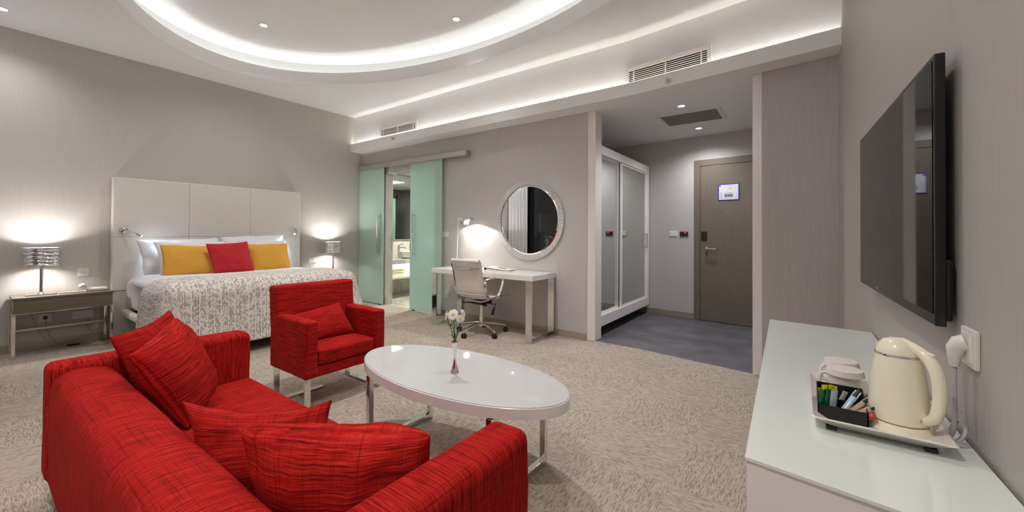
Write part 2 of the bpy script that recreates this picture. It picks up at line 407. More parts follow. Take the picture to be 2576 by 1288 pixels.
ZT = 3.53; OA2, OB2 = OA+.17, OB+.17
m = MB()
for A in ((OA+.025, OB+.025, 3.2, OA2, OB2, 3.2), (OA2, OB2, 3.2, OA2, OB2, ZT-.03), (OA2, OB2, ZT-.03, OA2-.03, OB2-.03, ZT)):
    for k in range(NSEG): m.quad((*ell(A[0], A[1], k), A[2]), (*ell(A[0], A[1], k+1), A[2]), (*ell(A[3], A[4], k+1), A[5]), (*ell(A[3], A[4], k), A[5]))
for k in range(NSEG): m.quad((*ell(OA2-.03, OB2-.03, k), ZT), (*ell(OA2-.03, OB2-.03, k+1), ZT), (OC[0]+.01*math.cos(2*math.pi*(k+1)/NSEG), OC[1]+.01*math.sin(2*math.pi*(k+1)/NSEG), ZT), (OC[0]+.01*math.cos(2*math.pi*k/NSEG), OC[1]+.01*math.sin(2*math.pi*k/NSEG), ZT))
bmesh.ops.remove_doubles(m.bm, verts=m.bm.verts, dist=1e-5)
struct('ceiling_recess', m, 'white', sharp=30)
tag(ring(OA+.125, OB+.125, 3.205, OA+.155, OB+.155, 3.205).done('led_strip', 'led'), 'warm LED strip hidden in the oval ceiling cove', 'light strip')
# dropped soffit with lip, and hall ceiling on the same level
SF = [(XB, 3.90), (-1.39, 3.888), (tx(3.7), 3.70)]
m = MB(); off = lambda d: [(x, y+d) for x, y in SF]
m.prism(SF + [(tx(4.0), 4.0), (-.1, 4.0), (-.1, 6.25), (-2.5, 6.25), (-2.5, YD), (XB, YD)], 2.575, 2.60)
m.prism(SF + off(.022)[::-1], 2.5995, 2.70)
struct('trim_2', m, 'white', sharp=20)
m = MB()
for (a, b) in zip(SF, SF[1:]): m.quad((a[0], a[1]+.032, 2.603), (b[0], b[1]+.032, 2.603), (b[0], b[1]+.048, 2.603), (a[0], a[1]+.048, 2.603))
tag(m.done('led_strip', 'led2'), 'warm LED strip hidden behind the soffit lip above the desk wall', 'light strip')
# hall
hy = lambda x: 6.08 - .088*(x+1.2)
struct('wall_hall', MB().prism([(-2.6, hy(-2.6)), (0, hy(0)), (0, hy(0)+.12), (-2.6, hy(-2.6)+.12)], 0, 2.6), 'wallpaper')
struct('wall_alcove', MB().box(-2.54, YD+.13, 0, -2.42, 6.19, 2.6), 'wallpaper')
struct('wall_hall_side', MB().box(-.1, 4.0, 0, 0, 6.0, 2.6), 'wallpaper')
struct('trim_3', MB().box(-1.946, 4.147, 0, -1.845, 4.325, 2.574, .003), 'lacquer')
struct('trim_4', MB().box(-.325, 3.985, 0, -.254, 4.15, 2.574, .003), 'lacquer')
# skirting
struct('baseboard_bed', MB().box(XB, YW, 0, XB+.012, YD, .08), 'skirt')
m = MB(); m.box(XB, YD-.012, 0, -5.58, YD, .07); m.box(-4.36, YD-.012, 0, -1.946, YD, .07)
struct('baseboard_desk', m, 'skirt')
struct('baseboard_hall', MB().prism([(-2.4, hy(-2.4)-.012), (-1.205, hy(-1.205)-.012), (-1.205, hy(-1.205)), (-2.4, hy(-2.4))], 0, .08), 'skirt')
struct('baseboard_front', MB().prism([(-.25, 3.95), (tx(3.89), 3.892), (tx(3.9), 3.903), (-.25, 3.962)], 0, .08), 'skirt')
# bathroom shell and door jambs
struct('wall_bathroom', MB().box(-6.55, YD+.13, 0, -6.45, 7.2, 2.6), 'marble')
struct('wall_bathroom_back', MB().box(-7, 7.1, 0, -2.6, 7.2, 2.6), 'greypanel')
struct('wall_bathroom_side', MB().box(-4.0, YD+.13, 0, -3.9, 7.2, 2.6), 'greypanel')
struct('ceiling_bathroom', MB().box(-7, YD+.13, 2.35, -3.9, 7.2, 2.4), 'white')
m = MB(); m.box(-5.60, YD-.004, 0, -5.565, YD+.14, 2.19); m.box(-4.375, YD-.004, 0, -4.34, YD+.14, 2.19); m.box(-5.60, YD-.004, 2.165, -4.34, YD+.14, 2.2)
struct('trim_5', m, 'marble')
# window wall behind the camera (glass end seen in the mirror; unseen white part widened to bounce light)
m = MB(); m.box(XB, YW-.1, 0, -5.9, YW, 3.6); m.box(-5.9, YW-.1, 0, .35, YW, .1); m.box(-5.9, YW-.1, 2.75, .35, YW, 3.6); m.box(-3.7, YW-.1, .1, .35, YW, 2.75)
struct('wall_window', m, 'white')
struct('window_1', MB().box(-5.9, YW-.06, .1, -3.7, YW-.04, 2.75), 'night_glass')
def curt(u, v):
    x = XB+.03+.60*u; return (x, YW+.09+.035*math.sin(u*34)+.014*math.sin(u*71+v*1.5), .02+3.1*v)
o = MB().grid(curt, 160, 12).done('curtain', 'cotton', origin=(-5.9, YW+.09, .02), sharp=80)
md = o.modifiers.new('s', 'SOLIDIFY'); md.thickness = .003
tag(o, 'white full-height curtain gathered beside the dark window', 'curtain')

# ------------------------------------------------------------------ ceiling fixtures
def downlight(x, y, z, label, power, fix=True, spot=140, col=(1, .975, .955), aim=(0, 0, -1)):
    t = thing('downlight', label, 'downlight', (x, y, z), group='recessed ceiling downlights')
    MB().lathe([(.044, 0), (.044, -.005), (.038, -.007), (.033, -.004), (.033, 0)], (x, y, z), 32, False).done('trim_ring', 'white_plastic', t)
    MB().lathe([(.033, -.003), (.001, -.003)], (x, y, z), 32, False).done('lens', 'bulb', t)
    light('SPOT', (x, y, z-.02), power, t, .04, col, spot, .9, aim); return t
downlight(-4.90, 1.98, ZT, 'downlight in the oval recess above the armchair side, near the bed', DOWN_W*1.3)
downlight(-3.03, 3.14, ZT, 'downlight in the oval recess nearest the desk wall', DOWN_W*.6, spot=104)
downlight(-.95, 1.95, ZT, 'downlight at the television end of the oval recess', DOWN_W*1.0)
downlight(-3.0, .72, ZT, 'downlight in the oval recess above the sofa', DOWN_W*.3)
downlight(-2.45, 2.35, ZT, 'unseen fill downlight added at the middle of the oval recess above the coffee table', DOWN_W*3.5, spot=105)  # extra downlight added out of frame to brighten table, carpet and bed
downlight(-5.75, .195, ZC, 'downlight in the lower ceiling beside the bed wall', DOWN_W*.55)
downlight(-.7, -.17, ZC, 'unseen fill downlight added in the lower ceiling near the sideboard', DOWN_W*2.4, spot=150, aim=(0, -.25, -1))  # unseen fill added behind the camera for the sideboard end
downlight(-1.6, -.19, ZC, 'unseen fill downlight added in the lower ceiling strip over the armrest end of the sofa', DOWN_W*1.9, spot=110, aim=(0, -.55, -1))  # added out of view, washes the window wall for bounce onto the cushions
downlight(-2.9, -.19, ZC, 'unseen fill downlight added in the lower ceiling strip behind the sofa middle', DOWN_W*.9, spot=110, aim=(0, -.55, -1))  # out-of-view fill as well, added to wash the same wall
downlight(-4.3, -.12, ZC, 'unseen fill downlight added in the lower ceiling strip between sofa and bed', DOWN_W*.6, spot=150)  # added unseen fill, bed end of the same row
downlight(-1.023, 4.512, 2.575, 'hall downlight before the grey ceiling panel', HALL_W, spot=150, col=(.92, .95, 1))
downlight(-1.053, 5.59, 2.575, 'hall downlight between the grey ceiling panel and the door', HALL_W, spot=150, col=(.92, .95, 1))
def grille(p0, p1, z0, z1, label, nsl=6):
    p0, p1 = Vector((*p0, 0)), Vector((*p1, 0)); d = (p1-p0); L = d.length; d.normalize(); n = Vector((d.y, -d.x, 0))
    t = thing('air_grille', label, 'air vent', (p0.x, p0.y, z0), math.atan2(d.y, d.x), 'air conditioning grilles')
    h = z1-z0; e = .035
    MB().box(.0, -.004, 0, L, -.001, h).done('backing', 'dark', t, False)
    m = MB(); m.box(-e, -.016, -e, L+e, 0, 0); m.box(-e, -.016, h, L+e, 0, h+e); m.box(-e, -.016, 0, 0, 0, h); m.box(L, -.016, 0, L+e, 0, h)
    m.box(.045, -.014, 0, .055, -.002, h); m.box(L-.055, -.014, 0, L-.045, -.002, h); m.box(L/2-.005, -.014, 0, L/2+.005, -.002, h)
    m.done('frame', 'white_plastic', t, False)
    for k in range(nsl):
        z = h*(k+.5)/nsl + h/nsl*.25
        MB().box(0, -.013, z-h/nsl*.15, L, -.006, z+h/nsl*.15).done('slat', 'white_plastic', t, False)
grille((-5.47, 3.977), (-4.65, 3.977), 2.75, 2.848, 'small slotted air vent on the upper wall near the bed')
grille((-1.40, 3.974), (-.66, 3.885), 2.735, 2.85, 'larger slotted air vent on the upper wall over the hall')
def sprinkler(p, ang, label):
    t = thing('sprinkler', label, 'sprinkler', p, ang, 'soffit sprinklers')
    m = MB(); m.cyl((0, 0, 0), (0, -.008, 0), .03); m.cyl((0, -.008, 0), (0, -.012, 0), .022); m.done('escutcheon', 'white_plastic', t, False)
    m = MB(); m.cyl((0, -.012, 0), (0, -.03, 0), .008); m.cyl((0, -.03, 0), (0, -.034, 0), .014); m.done('nozzle', 'steel', t, False)
sprinkler((-5.066, 3.898, 2.645), 0, 'small sprinkler on the soffit under the bed-side air vent')
sprinkler((-.985, 3.839, 2.625), R(-6.5), 'small sprinkler on the soffit under the hall-side air vent')
t = thing('ceiling_panel', 'grey rectangular access panel in the hall ceiling', 'ceiling panel', (-1.03, 5.0, 2.575))
MB().box(-1.36, 4.75, 2.563, -.69, 5.27, 2.575).done('frame', 'white_plastic', t)
MB().box(-1.32, 4.79, 2.560, -.73, 5.23, 2.564).done('panel', 'greypanel', t)

# ------------------------------------------------------------------ cushions and pillows from their four corners
def pillow_mesh(c, th, n=26, pinch=.10, seed=0, wr=.006, sag=0):
    c = [Vector(p) for p in c]; TL, TR, BR, BL = c
    nrm = ((TR-TL)+(BR-BL)).cross((TL-BL)+(TR-BR)).normalized()
    uax = ((TR-TL)+(BR-BL)).normalized(); vax = ((TL-BL)+(TR-BR)).normalized()
    W = ((TR-TL).length+(BR-BL).length)/2; H = ((TL-BL).length+(TR-BR).length)/2
    m = MB(); bm = m.bm; lay = bm.loops.layers.uv.new('UVMap'); off = Vector((seed*7.3, seed*3.1, 0))
    def pt(u, v, s):
        uu = u*(1-pinch*(1-v*v)); vv = v*(1-pinch*(1-u*u)*H/W*1.0)
        p = TL*(1-uu)/2*(1+vv)/2 + TR*(1+uu)/2*(1+vv)/2 + BR*(1+uu)/2*(1-vv)/2 + BL*(1-uu)/2*(1-vv)/2
        t = ((1-u**2)*(1-v**2))
        t = max(t, 0)**.42
        q = Vector((u*W*4, v*H*4, s*2))+off
        wn = mnoise.noise(q)*wr*1.6 + mnoise.noise(q*2.6)*wr
        edge = min(1, (1-max(abs(u), abs(v)))*6)
        p = p + nrm*(s*(th/2*t) + wn*(.4+.6*edge)*(1 if s > 0 else -1)) + uax*mnoise.noise(q*.9+Vector((9, 0, 0)))*wr + vax*mnoise.noise(q*.9+Vector((0, 9, 0)))*wr
        p = p - vax*sag*max(0, v)*(1-u*u)
        return p
    for s in (1, -1):
        V = {}
        for i in range(n+1):
            for j in range(n+1):
                u = math.sin((i/n-.5)*math.pi*.94)/math.sin(.47*math.pi); v = math.sin((j/n-.5)*math.pi*.94)/math.sin(.47*math.pi)
                V[i, j] = (bm.verts.new(pt(u, v, s)), (u*W/2+seed, v*H/2+s*3))
        for i in range(n):
            for j in range(n):
                q = [(i, j), (i+1, j), (i+1, j+1), (i, j+1)]
                if s < 0: q = q[::-1]
                f = bm.faces.new([V[k][0] for k in q])
                for l, k in zip(f.loops, q): l[lay].uv = V[k][1]
    # join the two faces along the seam
    bnd = [v for v in bm.verts if any(e.is_boundary for e in v.link_edges)]
    bmesh.ops.remove_doubles(bm, verts=bnd, dist=.012 if wr else .001)
    return m, sum(c, Vector())/4
def pillow(name, label, cat, c, th, mat, group=None, **kw):
    m, ctr = pillow_mesh(c, th, **kw)
    return tag(m.done(name, mat, origin=ctr, sharp=70), label, cat, group)

# ------------------------------------------------------------------ bed
t = thing('bed', 'double bed with tall white padded headboard against the grey wall', 'bed', (-5.3, 2.0, 0))
ys = [.985, 1.664, 2.343, 3.02]
for a, b in zip(ys, ys[1:]):
    for z0, z1 in ((.53, 1.126), (1.126, 1.793)):
        MB().box(XB+.015, a, z0, -6.13, b, z1, .009, 3).done('headboard_panel', 'white_leather', t)
MB().box(XB+.015, .985, .0, -6.14, 3.02, .529, .01, 2).done('headboard_base', 'white_leather', t)
MB().box(-6.12, 1.09, .33, -4.60, 2.84, .665, .075, 5).done('mattress', 'sheet', t)
m = MB(); m.box(-6.13, 1.06, .245, -4.56, 1.13, .325, .03, 4); m.box(-6.13, 2.87, .245, -4.56, 2.94, .325, .03, 4); m.box(-4.62, 1.06, .245, -4.55, 2.94, .325, .03, 4)
m.done('bed_rail', 'white_leather', t)
MB().box(-6.1, 1.13, .22, -4.65, 2.87, .29).done('slat_base', 'dark', t)
for x in (-5.95, -4.75):
    for y in (1.2, 2.8): MB().cyl((x, y, 0), (x, y, .25), .03, .035, 16).done('leg', 'black', t)
def duv(u, v):
    x = -5.62+1.06*u; y = 1.045+1.83*v
    e = min(1, min(v, 1-v)*9, u*8+.25, (1-u)*9+.3); e = math.sin(max(0, e)*math.pi/2)
    return (x, y, .65+.07*e**.6+.006*mnoise.noise(Vector((x*5, y*5, 0))))
o = MB().grid(duv, 40, 50).done('duvet', 'cotton', origin=(-5.2, 2, .66), sharp=80)
md = o.modifiers.new('s', 'SOLIDIFY'); md.thickness = .045; md.offset = -1
tag(o, 'white duvet spread on the bed under the patterned bedspread', 'duvet')
# bedspread: s runs along the bed and down over the foot, q across the bed and down its sides
def spread(u, v):
    s = u*(.40+.70); q = -.52+v*(1.61+1.08)         # metres of cloth
    top = .732; xh, xf = -4.98, -4.575; yl, yr = 1.15, 2.73; r = .145
    sx = s-(xf-xh)                                  # past the foot fold
    ql = -q if q < 0 else (q-1.58 if q > 1.58 else 0)
    y = yl+q if 0 <= q <= 1.58 else (yl if q < 0 else yr); x = min(xh+s, xf); z = top
    hump = .012*mnoise.noise(Vector((s*3, q*3, 4)))
    z += hump
    fl = .17 if q < .8 else .30
    drop = 0
    if sx > 0 and ql <= 0:
        a = min(sx/r, math.pi/2); x = xf+r*math.sin(a)-.0; z = top-r*(1-math.cos(a))-max(0, sx-r*math.pi/2); x += fl*.25*max(0, sx-.1)
        x += .008*math.sin(q*13)*min(1, sx*2.5); z += hump*max(0, 1-sx*4)
    elif sx <= 0 and ql > 0:
        sg = -1 if q < 0 else 1
        a = min(ql/r, math.pi/2); y = y+sg*r*math.sin(a); z = top-r*(1-math.cos(a))-max(0, ql-r*math.pi/2); y += sg*fl*.5*max(0, ql-.08)
        y += .008*math.sin(s*16)*min(1, ql*3)
    elif sx > 0 and ql > 0:
        sg = -1 if q < 0 else 1; d = math.hypot(sx, ql); th = math.atan2(ql, sx)
        a = min(d/r, math.pi/2); h = r*math.sin(a)+fl*.42*max(0, d-.1)*(1+.55*math.sin(2*th)); dd = max(sx, ql)*(1-.10*math.sin(2*th))+.0
        x = xf+h*math.cos(th); y = y+sg*h*math.sin(th); z = top-(r*(1-math.cos(min(dd/r, math.pi/2)))+max(0, dd-r*math.pi/2))
    return (x, y, max(z, .035))
m = MB(); NU, NV = 56, 110; m.grid(spread, NU, NV); m.bm.verts.ensure_lookup_table()
lay = m.bm.loops.layers.uv.new('UVMap')
for f in m.bm.faces:
    for l in f.loops:
        i = l.vert.index
        j, k = divmod(l.vert.index, NU+1) if l.vert.index >= 0 else (0, 0)
m.bm.verts.index_update()
for f in m.bm.faces:
    for l in f.loops:
        j, k = divmod(l.vert.index, NU+1); l[lay].uv = (k/NU*1.10, -.52+j/NV*2.69+.9)
o = m.done('bedspread', 'spread', origin=(-4.9, 2, .7), sharp=80)
md = o.modifiers.new('s', 'SOLIDIFY'); md.thickness = .006; md.offset = 1
tag(o, 'grey and white patterned bedspread draped over the foot of the bed', 'bedspread')
# pillows
G = 'white bed pillows'
pillow('bed_pillow', 'white pillow propped against the headboard behind the first yellow cushion, rearmost', 'pillow',
       [(-6.02, 1.15, 1.095), (-6.02, 1.93, 1.11), (-5.86, 1.93, .71), (-5.86, 1.19, .71)], .16, 'cotton', G, seed=1, wr=.012, pinch=.06)
pillow('bed_pillow', 'white pillow propped against the headboard on the side nearer the glass doors', 'pillow',
       [(-6.02, 1.96, 1.13), (-6.02, 2.72, 1.15), (-5.86, 2.68, .71), (-5.86, 1.97, .71)], .16, 'cotton', G, seed=2, wr=.012, pinch=.06)
pillow('bed_pillow', 'white pillow just behind the first yellow cushion, in front of another pillow', 'pillow',
       [(-5.88, 1.27, 1.07), (-5.88, 1.96, 1.07), (-5.70, 1.96, .71), (-5.70, 1.30, .71)], .15, 'cotton', G, seed=3, wr=.01, pinch=.06)
pillow('bed_pillow', 'white pillow just behind the second yellow cushion, by the lamp at the glass doors', 'pillow',
       [(-5.88, 2.0, 1.05), (-5.88, 2.68, 1.08), (-5.70, 2.66, .71), (-5.70, 2.0, .71)], .15, 'cotton', G, seed=4, wr=.01, pinch=.06)
pillow('scatter_cushion', 'yellow cushion on the bed nearer the telephone nightstand', 'cushion',
       [(-5.68, 1.285, 1.045), (-5.68, 1.745, 1.02), (-5.50, 1.765, .715), (-5.50, 1.275, .712)], .14, 'yellow', 'yellow bed cushions', seed=5, wr=.006, pinch=.05)
pillow('scatter_cushion', 'yellow cushion on the bed nearer the glass doors', 'cushion',
       [(-5.68, 2.12, 1.035), (-5.68, 2.62, 1.04), (-5.50, 2.60, .70), (-5.50, 2.14, .70)], .14, 'yellow', 'yellow bed cushions', seed=6, wr=.006, pinch=.05)
pillow('scatter_cushion', 'plain red cushion between the two yellow ones on the bed', 'cushion',
       [(-5.55, 1.66, 1.05), (-5.55, 2.09, 1.075), (-5.40, 2.12, .705), (-5.40, 1.70, .712)], .14, 'redplain', seed=7, wr=.007, pinch=.06)
# reading lamps on the headboard
def reading(y, z, tip, label):
    x = -6.128; t = thing('reading_lamp', label, 'reading lamp', (x, y, z), group='headboard reading lamps')
    MB().lathe([(.036, 0), (.036, .012), (.030, .02), (.012, .024), (.0, .024)], (0, 0, 0), 28).done('wall_mount', 'chrome', t, False).rotation_euler = (0, R(90), 0)
    a = Vector((x+.028, y, z)); b = Vector(tip)
    MB().tube([a, a.lerp(b, .5)+Vector((0, 0, .003)), b], .0045, 8).done('arm', 'chrome', t)
    d = (b-a).normalized(); e = b+d*.04+Vector((0, 0, -.012))
    h = MB().cyl(b-d*.01, e, .0085, .012, 16).done('lamp_head', 'chrome', t)
    k = (e-b).normalized(); MB().cyl(e, e+k*.002, .010, .010, 16).done('lens', 'bulb_cool', t)
    aim = Vector((.16, .75 if y < 2 else -.75, -1))
    light('SPOT', e+k*.012, READ_W, t, .012, (.70, .85, 1), 105, .8, aim); return t
reading(1.075, 1.205, (-6.05, 1.17, 1.165), 'chrome reading lamp on the headboard nearer the telephone, arm stretched out')
reading(2.93, 1.21, (-6.05, 2.90, 1.19), 'chrome reading lamp on the headboard nearer the glass doors, pointing outward')

# ------------------------------------------------------------------ nightstands, bedside lamps, telephone
NZ = .565
def nightstand(y0, y1, label):
    x0, x1 = -6.222, -5.872; t = thing('nightstand', label, 'nightstand', ((x0+x1)/2, (y0+y1)/2, 0), group='bedside nightstands')
    MB().box(x0, y0, NZ-.022, x1, y1, NZ, .002).done('top', 'nightwood', t)
    MB().box(x0, y0+.008, NZ-.145, x1-.004, y1-.008, NZ-.024, .002).done('drawer', 'nightwood', t)
    for x in (x0+.02, x1-.014):
        for y in (y0+.012, y1-.012): MB().box(x-.012, y-.012, 0, x+.012, y+.012, NZ-.145, .002).done('leg', 'chrome', t)
    m = MB(); m.box(x0+.01, y0+.005, NZ-.153, x1-.005, y1-.005, NZ-.146)
    m.done('under_frame', 'chrome', t)
    MB().box(x0+.03, y0+.02, .205, x0+.046, y1-.02, .225, .002).done('cross_bar', 'steel', t); return t
nightstand(.29, .962, 'taupe nightstand carrying the white telephone and a lamp')
nightstand(3.06, 3.63, 'taupe nightstand behind the bed on the glass door side')
def lamp(x, y, label, zs):
    t = thing('table_lamp', label, 'table lamp', (x, y, NZ), group='chrome bedside lamps')
    MB().box(x-.06, y-.10, NZ, x+.06, y+.10, NZ+.012, .003).done('base', 'chrome', t)
    m = MB(); m.cyl((x, y, NZ+.012), (x, y, zs), .012, .012, 20); m.lathe([(.03, .012), (.018, .022), (.012, .03)], (x, y, NZ), 24, False); m.lathe([(.012, -.05), (.022, -.02), (.024, .01), (.0, .01)], (x, y, zs+.02), 24, False)
    m.done('pole', 'chrome', t)
    z0, z1 = zs, zs+.175; r = .128; pr = []
    for k in range(31):
        q = k/30; pr.append((r+.006*math.sin(q*5*2*math.pi)+.003*math.sin(q*13), z0+(z1-z0)*q))
    m = MB(); b = bmesh.new()
    def sh(u, v):
        a = 2*math.pi*u; q = v; rr = r+.0055*math.sin(q*5*2*math.pi+1.2*math.sin(a*2)+.5*math.sin(a*5))
        return (x+rr*math.cos(a), y+rr*math.sin(a), z0+(z1-z0)*q)
    m.grid(sh, 72, 40, True)
    o = m.done('lamp_shade', 'shade', t, sharp=80)
    m = MB(); m.grid(lambda u, v: (x+(r-.012)*math.cos(2*math.pi*u), y+(r-.012)*math.sin(2*math.pi*u), z0+(z1-z0)*v), 48, 1, True)
    m.done('shade_lining', 'white_plastic', t)
    m = MB(); m.lathe([(r-.012, 0), (r+.003, 0), (r+.003, .003), (r-.012, .003)], (x, y, z1-.001), 64, False); m.done('shade_rim', 'white_plastic', t)
    MB().sphere((x, y, z0+.09), .028, (1, 1, 1.15)).done('bulb', 'bulb_lamp', t)
    light('POINT', (x, y, z0+.095), LAMP_W, t, .042, (1, .95, .91)); return t
lamp(-6.03, .475, 'chrome lamp with rippled shade beside the white telephone', .852)
lamp(-6.03, 3.49, 'chrome lamp with rippled shade on the nightstand by the glass doors', .865)
t = thing('telephone', 'white corded telephone lying on the nightstand by the lamp', 'telephone', (-6.04, .80, NZ))
MB().prism([(-6.11, .78), (-5.99, .78), (-5.985, .94), (-6.11, .94)], NZ, NZ+.034, .012, 3).done('body', 'white_plastic', t)
m = MB(); m.tube([(-6.10+.05*0, .755, NZ+.055), (-6.05, .757, NZ+.066), (-5.98, .755, NZ+.052)], [.024, .019, .024], 14); m.done('handset', 'white_plastic', t)
pts = []
for k in range(200):
    q = k/199; pts.append((-5.965+.004*math.cos(k*1.3)-.02*q, 0.77-.18*q, NZ+.010+.007*math.sin(k*1.3)*1.0))
MB().tube(pts, .0028, 6).done('coiled_cord', 'white_plastic', t)

def plate(name, label, cat, pos, ang, w, h, kind, mat='white_plastic', group=None):
    """wall plate built facing local -y"""
    t = thing(name, label, cat, pos, ang, group)
    MB().box(-w/2, -.009, -h/2, w/2, 0, h/2, .003).done('plate', mat, t, False)
    if kind.startswith('socket'):
        n = int(kind[-1]); 
        for k in range(n):
            cx = (k-(n-1)/2)*.071
            if kind.startswith('socketx') and k == 1:
                m = MB()
                for dx in (-.011, .011): m.cyl((cx+dx, -.0085, 0), (cx+dx, -.011, 0), .0075, None, 14)
                m.done('jack', 'steel', t, False); continue
            m = MB(); m.lathe([(.022, 0), (.022, .003), (.019, .003), (.018, -.001), (.0, -.001)], (0, 0, 0), 28, False)
            bmesh.ops.rotate(m.bm, cent=(0, 0, 0), matrix=Matrix.Rotation(R(90), 3, 'X'), verts=m.bm.verts); bmesh.ops.translate(m.bm, vec=(cx, -.0095, 0), verts=m.bm.verts)
            m.done('socket_well', mat, t, False)
            m = MB()
            for dx in (-.0095, .0095): m.cyl((cx+dx, -.008, 0), (cx+dx, -.0105, 0), .003, None, 10)
            m.done('pin_hole', 'black', t, False)
    if kind.startswith('rocker'):
        n = int(kind[-1]); ww = (w-.018)/n
        for k in range(n):
            x0 = -w/2+.009+k*ww; MB().box(x0+.001, -.0125, -h/2+.012, x0+ww-.001, -.006, h/2-.012, .0015).done('rocker', mat, t, False)
    return t
BW = R(90)     # plates on the bed wall face +x
plate('wall_socket', 'single white socket on the wall above the telephone', 'socket', (XB, .78, .75), BW, .085, .085, 'socket1', group='bed wall sockets')
plate('wall_socket', 'single white socket under the nightstand with a plug in it', 'socket', (XB, .522, .308), BW, .085, .085, 'socket1', group='bed wall sockets')
plate('wall_socket', 'double white socket plate with data jack under the nightstand', 'socket', (XB, .785, .30), BW, .155, .085, 'socketx2', group='bed wall sockets')
plate('light_switch', 'white double light switch between bed and far bedside lamp', 'switch', (XB, 3.27, .75), BW, .15, .08, 'rocker2')
plate('light_switch', 'white triple light switch beside the glass door above the desk', 'switch', (-4.185, YD, 1.172), 0, .15, .075, 'rocker3')
plate('wall_socket', 'beige socket low on the wall behind the desk', 'socket', (-4.12, YD, .30), 0, .085, .11, 'socket1', 'beige_plastic')
# plug and loose cables under the nightstand
t = thing('plug', 'dark round plug in the socket under the nightstand', 'plug', (XB+.009, .522, .308))
MB().cyl((XB+.009, .522, .308), (XB+.035, .522, .308), .019, .016, 18).done('plug_body', 'black', t)
MB().tube([(XB+.03, .522, .30), (XB+.04, .53, .22), (XB+.03, .545, .14), (XB+.05, .60, .03), (XB+.12, .66, .008)], .0028, 6).done('cord', 'clearcable', t)
def wire(pts, mat, label, r=.0028):
    P = []
    for i in range(len(pts)-1):
        p0 = Vector(pts[max(i-1, 0)]); p1 = Vector(pts[i]); p2 = Vector(pts[i+1]); p3 = Vector(pts[min(i+2, len(pts)-1)])
        for k in range(8):
            q = k/8; P.append(.5*((2*p1)+(p2-p0)*q+(2*p0-5*p1+4*p2-p3)*q*q+(3*p1-p0-3*p2+p3)*q**3))
    P.append(Vector(pts[-1]))
    return tag(MB().tube(P, r, 6).done('cable', mat, origin=P[0]), label, 'cable', 'loose cables under the nightstand')
wire([(XB+.03, .42, .41), (XB+.05, .45, .27), (XB+.05, .50, .14), (XB+.10, .60, .02), (XB+.20, .70, .006), (XB+.22, .86, .006)], 'clearcable', 'thin cable hanging from the lamp side down to the carpet')
wire([(XB+.02, .82, .26), (XB+.05, .86, .17), (XB+.05, .90, .09), (XB+.10, .85, .02), (XB+.16, .75, .006), (XB+.14, .62, .006)], 'clearcable', 'thin cable from the double socket looping on the carpet')
wire([(XB+.02, .80, .27), (XB+.03, .84, .12), (XB+.06, .93, .15), (XB+.05, .90, .02), (XB+.13, .80, .006)], 'clearcable', 'pale cable looping up beside the nightstand leg nearest the bed')
tag(MB().box(XB+.10, .66, .001, XB+.15, .75, .026, .005).done('power_adapter', 'black', origin=(XB+.12, .70, .001)), 'small black power adapter on the carpet under the nightstand', 'adapter')

# ------------------------------------------------------------------ sliding glass doors and bathroom behind
t = thing('door_rail', 'long satin aluminium rail the glass doors slide on', 'door rail', (-5, YD, 2.27))
MB().box(-6.235, 4.05, 2.268, -3.72, YD, 2.335, .002).done('rail', 'alu', t)
MB().box(-3.72, 4.05, 2.266, -3.705, YD, 2.337, .002).done('end_cap', 'steel', t)
def gdoor(x0, x1, y, hx, label):
    t = thing('sliding_door', label, 'glass door', ((x0+x1)/2, y, 0), group='frosted sliding doors')
    MB().box(x0, y-.006, .012, x1, y+.006, 2.268, .001).done('glass_panel', 'frost', t)
    m = MB(); m.box(hx-.011, y-.06, .86, hx+.011, y-.042, 1.47, .002); m.box(hx-.011, y-.045, .862, hx+.011, y-.006, .884, .001); m.box(hx-.011, y-.045, 1.446, hx+.011, y-.006, 1.468, .001)
    m.done('handle', 'chrome', t); m = MB(); m.box(x0+.06, y-.012, 0, x0+.12, y+.012, .014); m.box(x1-.12, y-.012, 0, x1-.06, y+.012, .014); m.done('floor_guide', 'black', t)
gdoor(-6.232, -5.553, 4.085, -5.65, 'frosted green glass door panel nearest the bed wall')
gdoor(-4.888, -4.20, 4.085, -4.785, 'frosted green glass door panel beside the desk')
t = thing('vanity_unit', 'marble washbasin counter with lit shelf inside the bathroom', 'vanity', (-6.16, 5.1, 0))
MB().prism([(-6.45, 4.40), (-5.98, 4.40), (-5.88, 4.50), (-5.88, 6.0), (-6.45, 6.0)], .62, .70, .004).done('counter', 'marble', t)
MB().prism([(-6.45, 4.38), (-5.97, 4.38), (-5.86, 4.50), (-5.86, 6.0), (-6.45, 6.0)], .36, .40, .003).done('shelf', 'white_plastic', t)
MB().box(-6.43, 4.45, .40, -6.40, 5.95, .60).done('back_panel', 'white_plastic', t)
MB().box(-6.2, 4.48, .606, -6.0, 5.9, .616).done('led_panel', 'led_bath', t)
tag(MB().lathe([(.15, .0), (.2, .02), (.21, .13), (.2, .135), (.18, .03), (.0, .02)], (-6.15, 5.15, .70), 40).done('washbasin', 'porcelain', origin=(-6.15, 5.15, .70)), 'round white washbasin standing on the marble counter', 'washbasin')
t = thing('basin_tap', 'tall chrome tap beside the round washbasin', 'tap', (-6.2, 4.90, .70))
MB().cyl((-6.2, 4.90, .70), (-6.2, 4.90, .95), .02).done('tap_body', 'chrome', t); MB().tube([(-6.2, 4.90, .90), (-6.17, 4.97, .91), (-6.15, 5.04, .885)], .014).done('spout', 'chrome', t); MB().tube([(-6.2, 4.9, .952), (-6.16, 4.98, .975)], .008).done('lever', 'chrome', t)
t = thing('soap_dispenser', 'small white soap dispenser on the bathroom wall', 'soap dispenser', (-6.44, 5.43, .88))
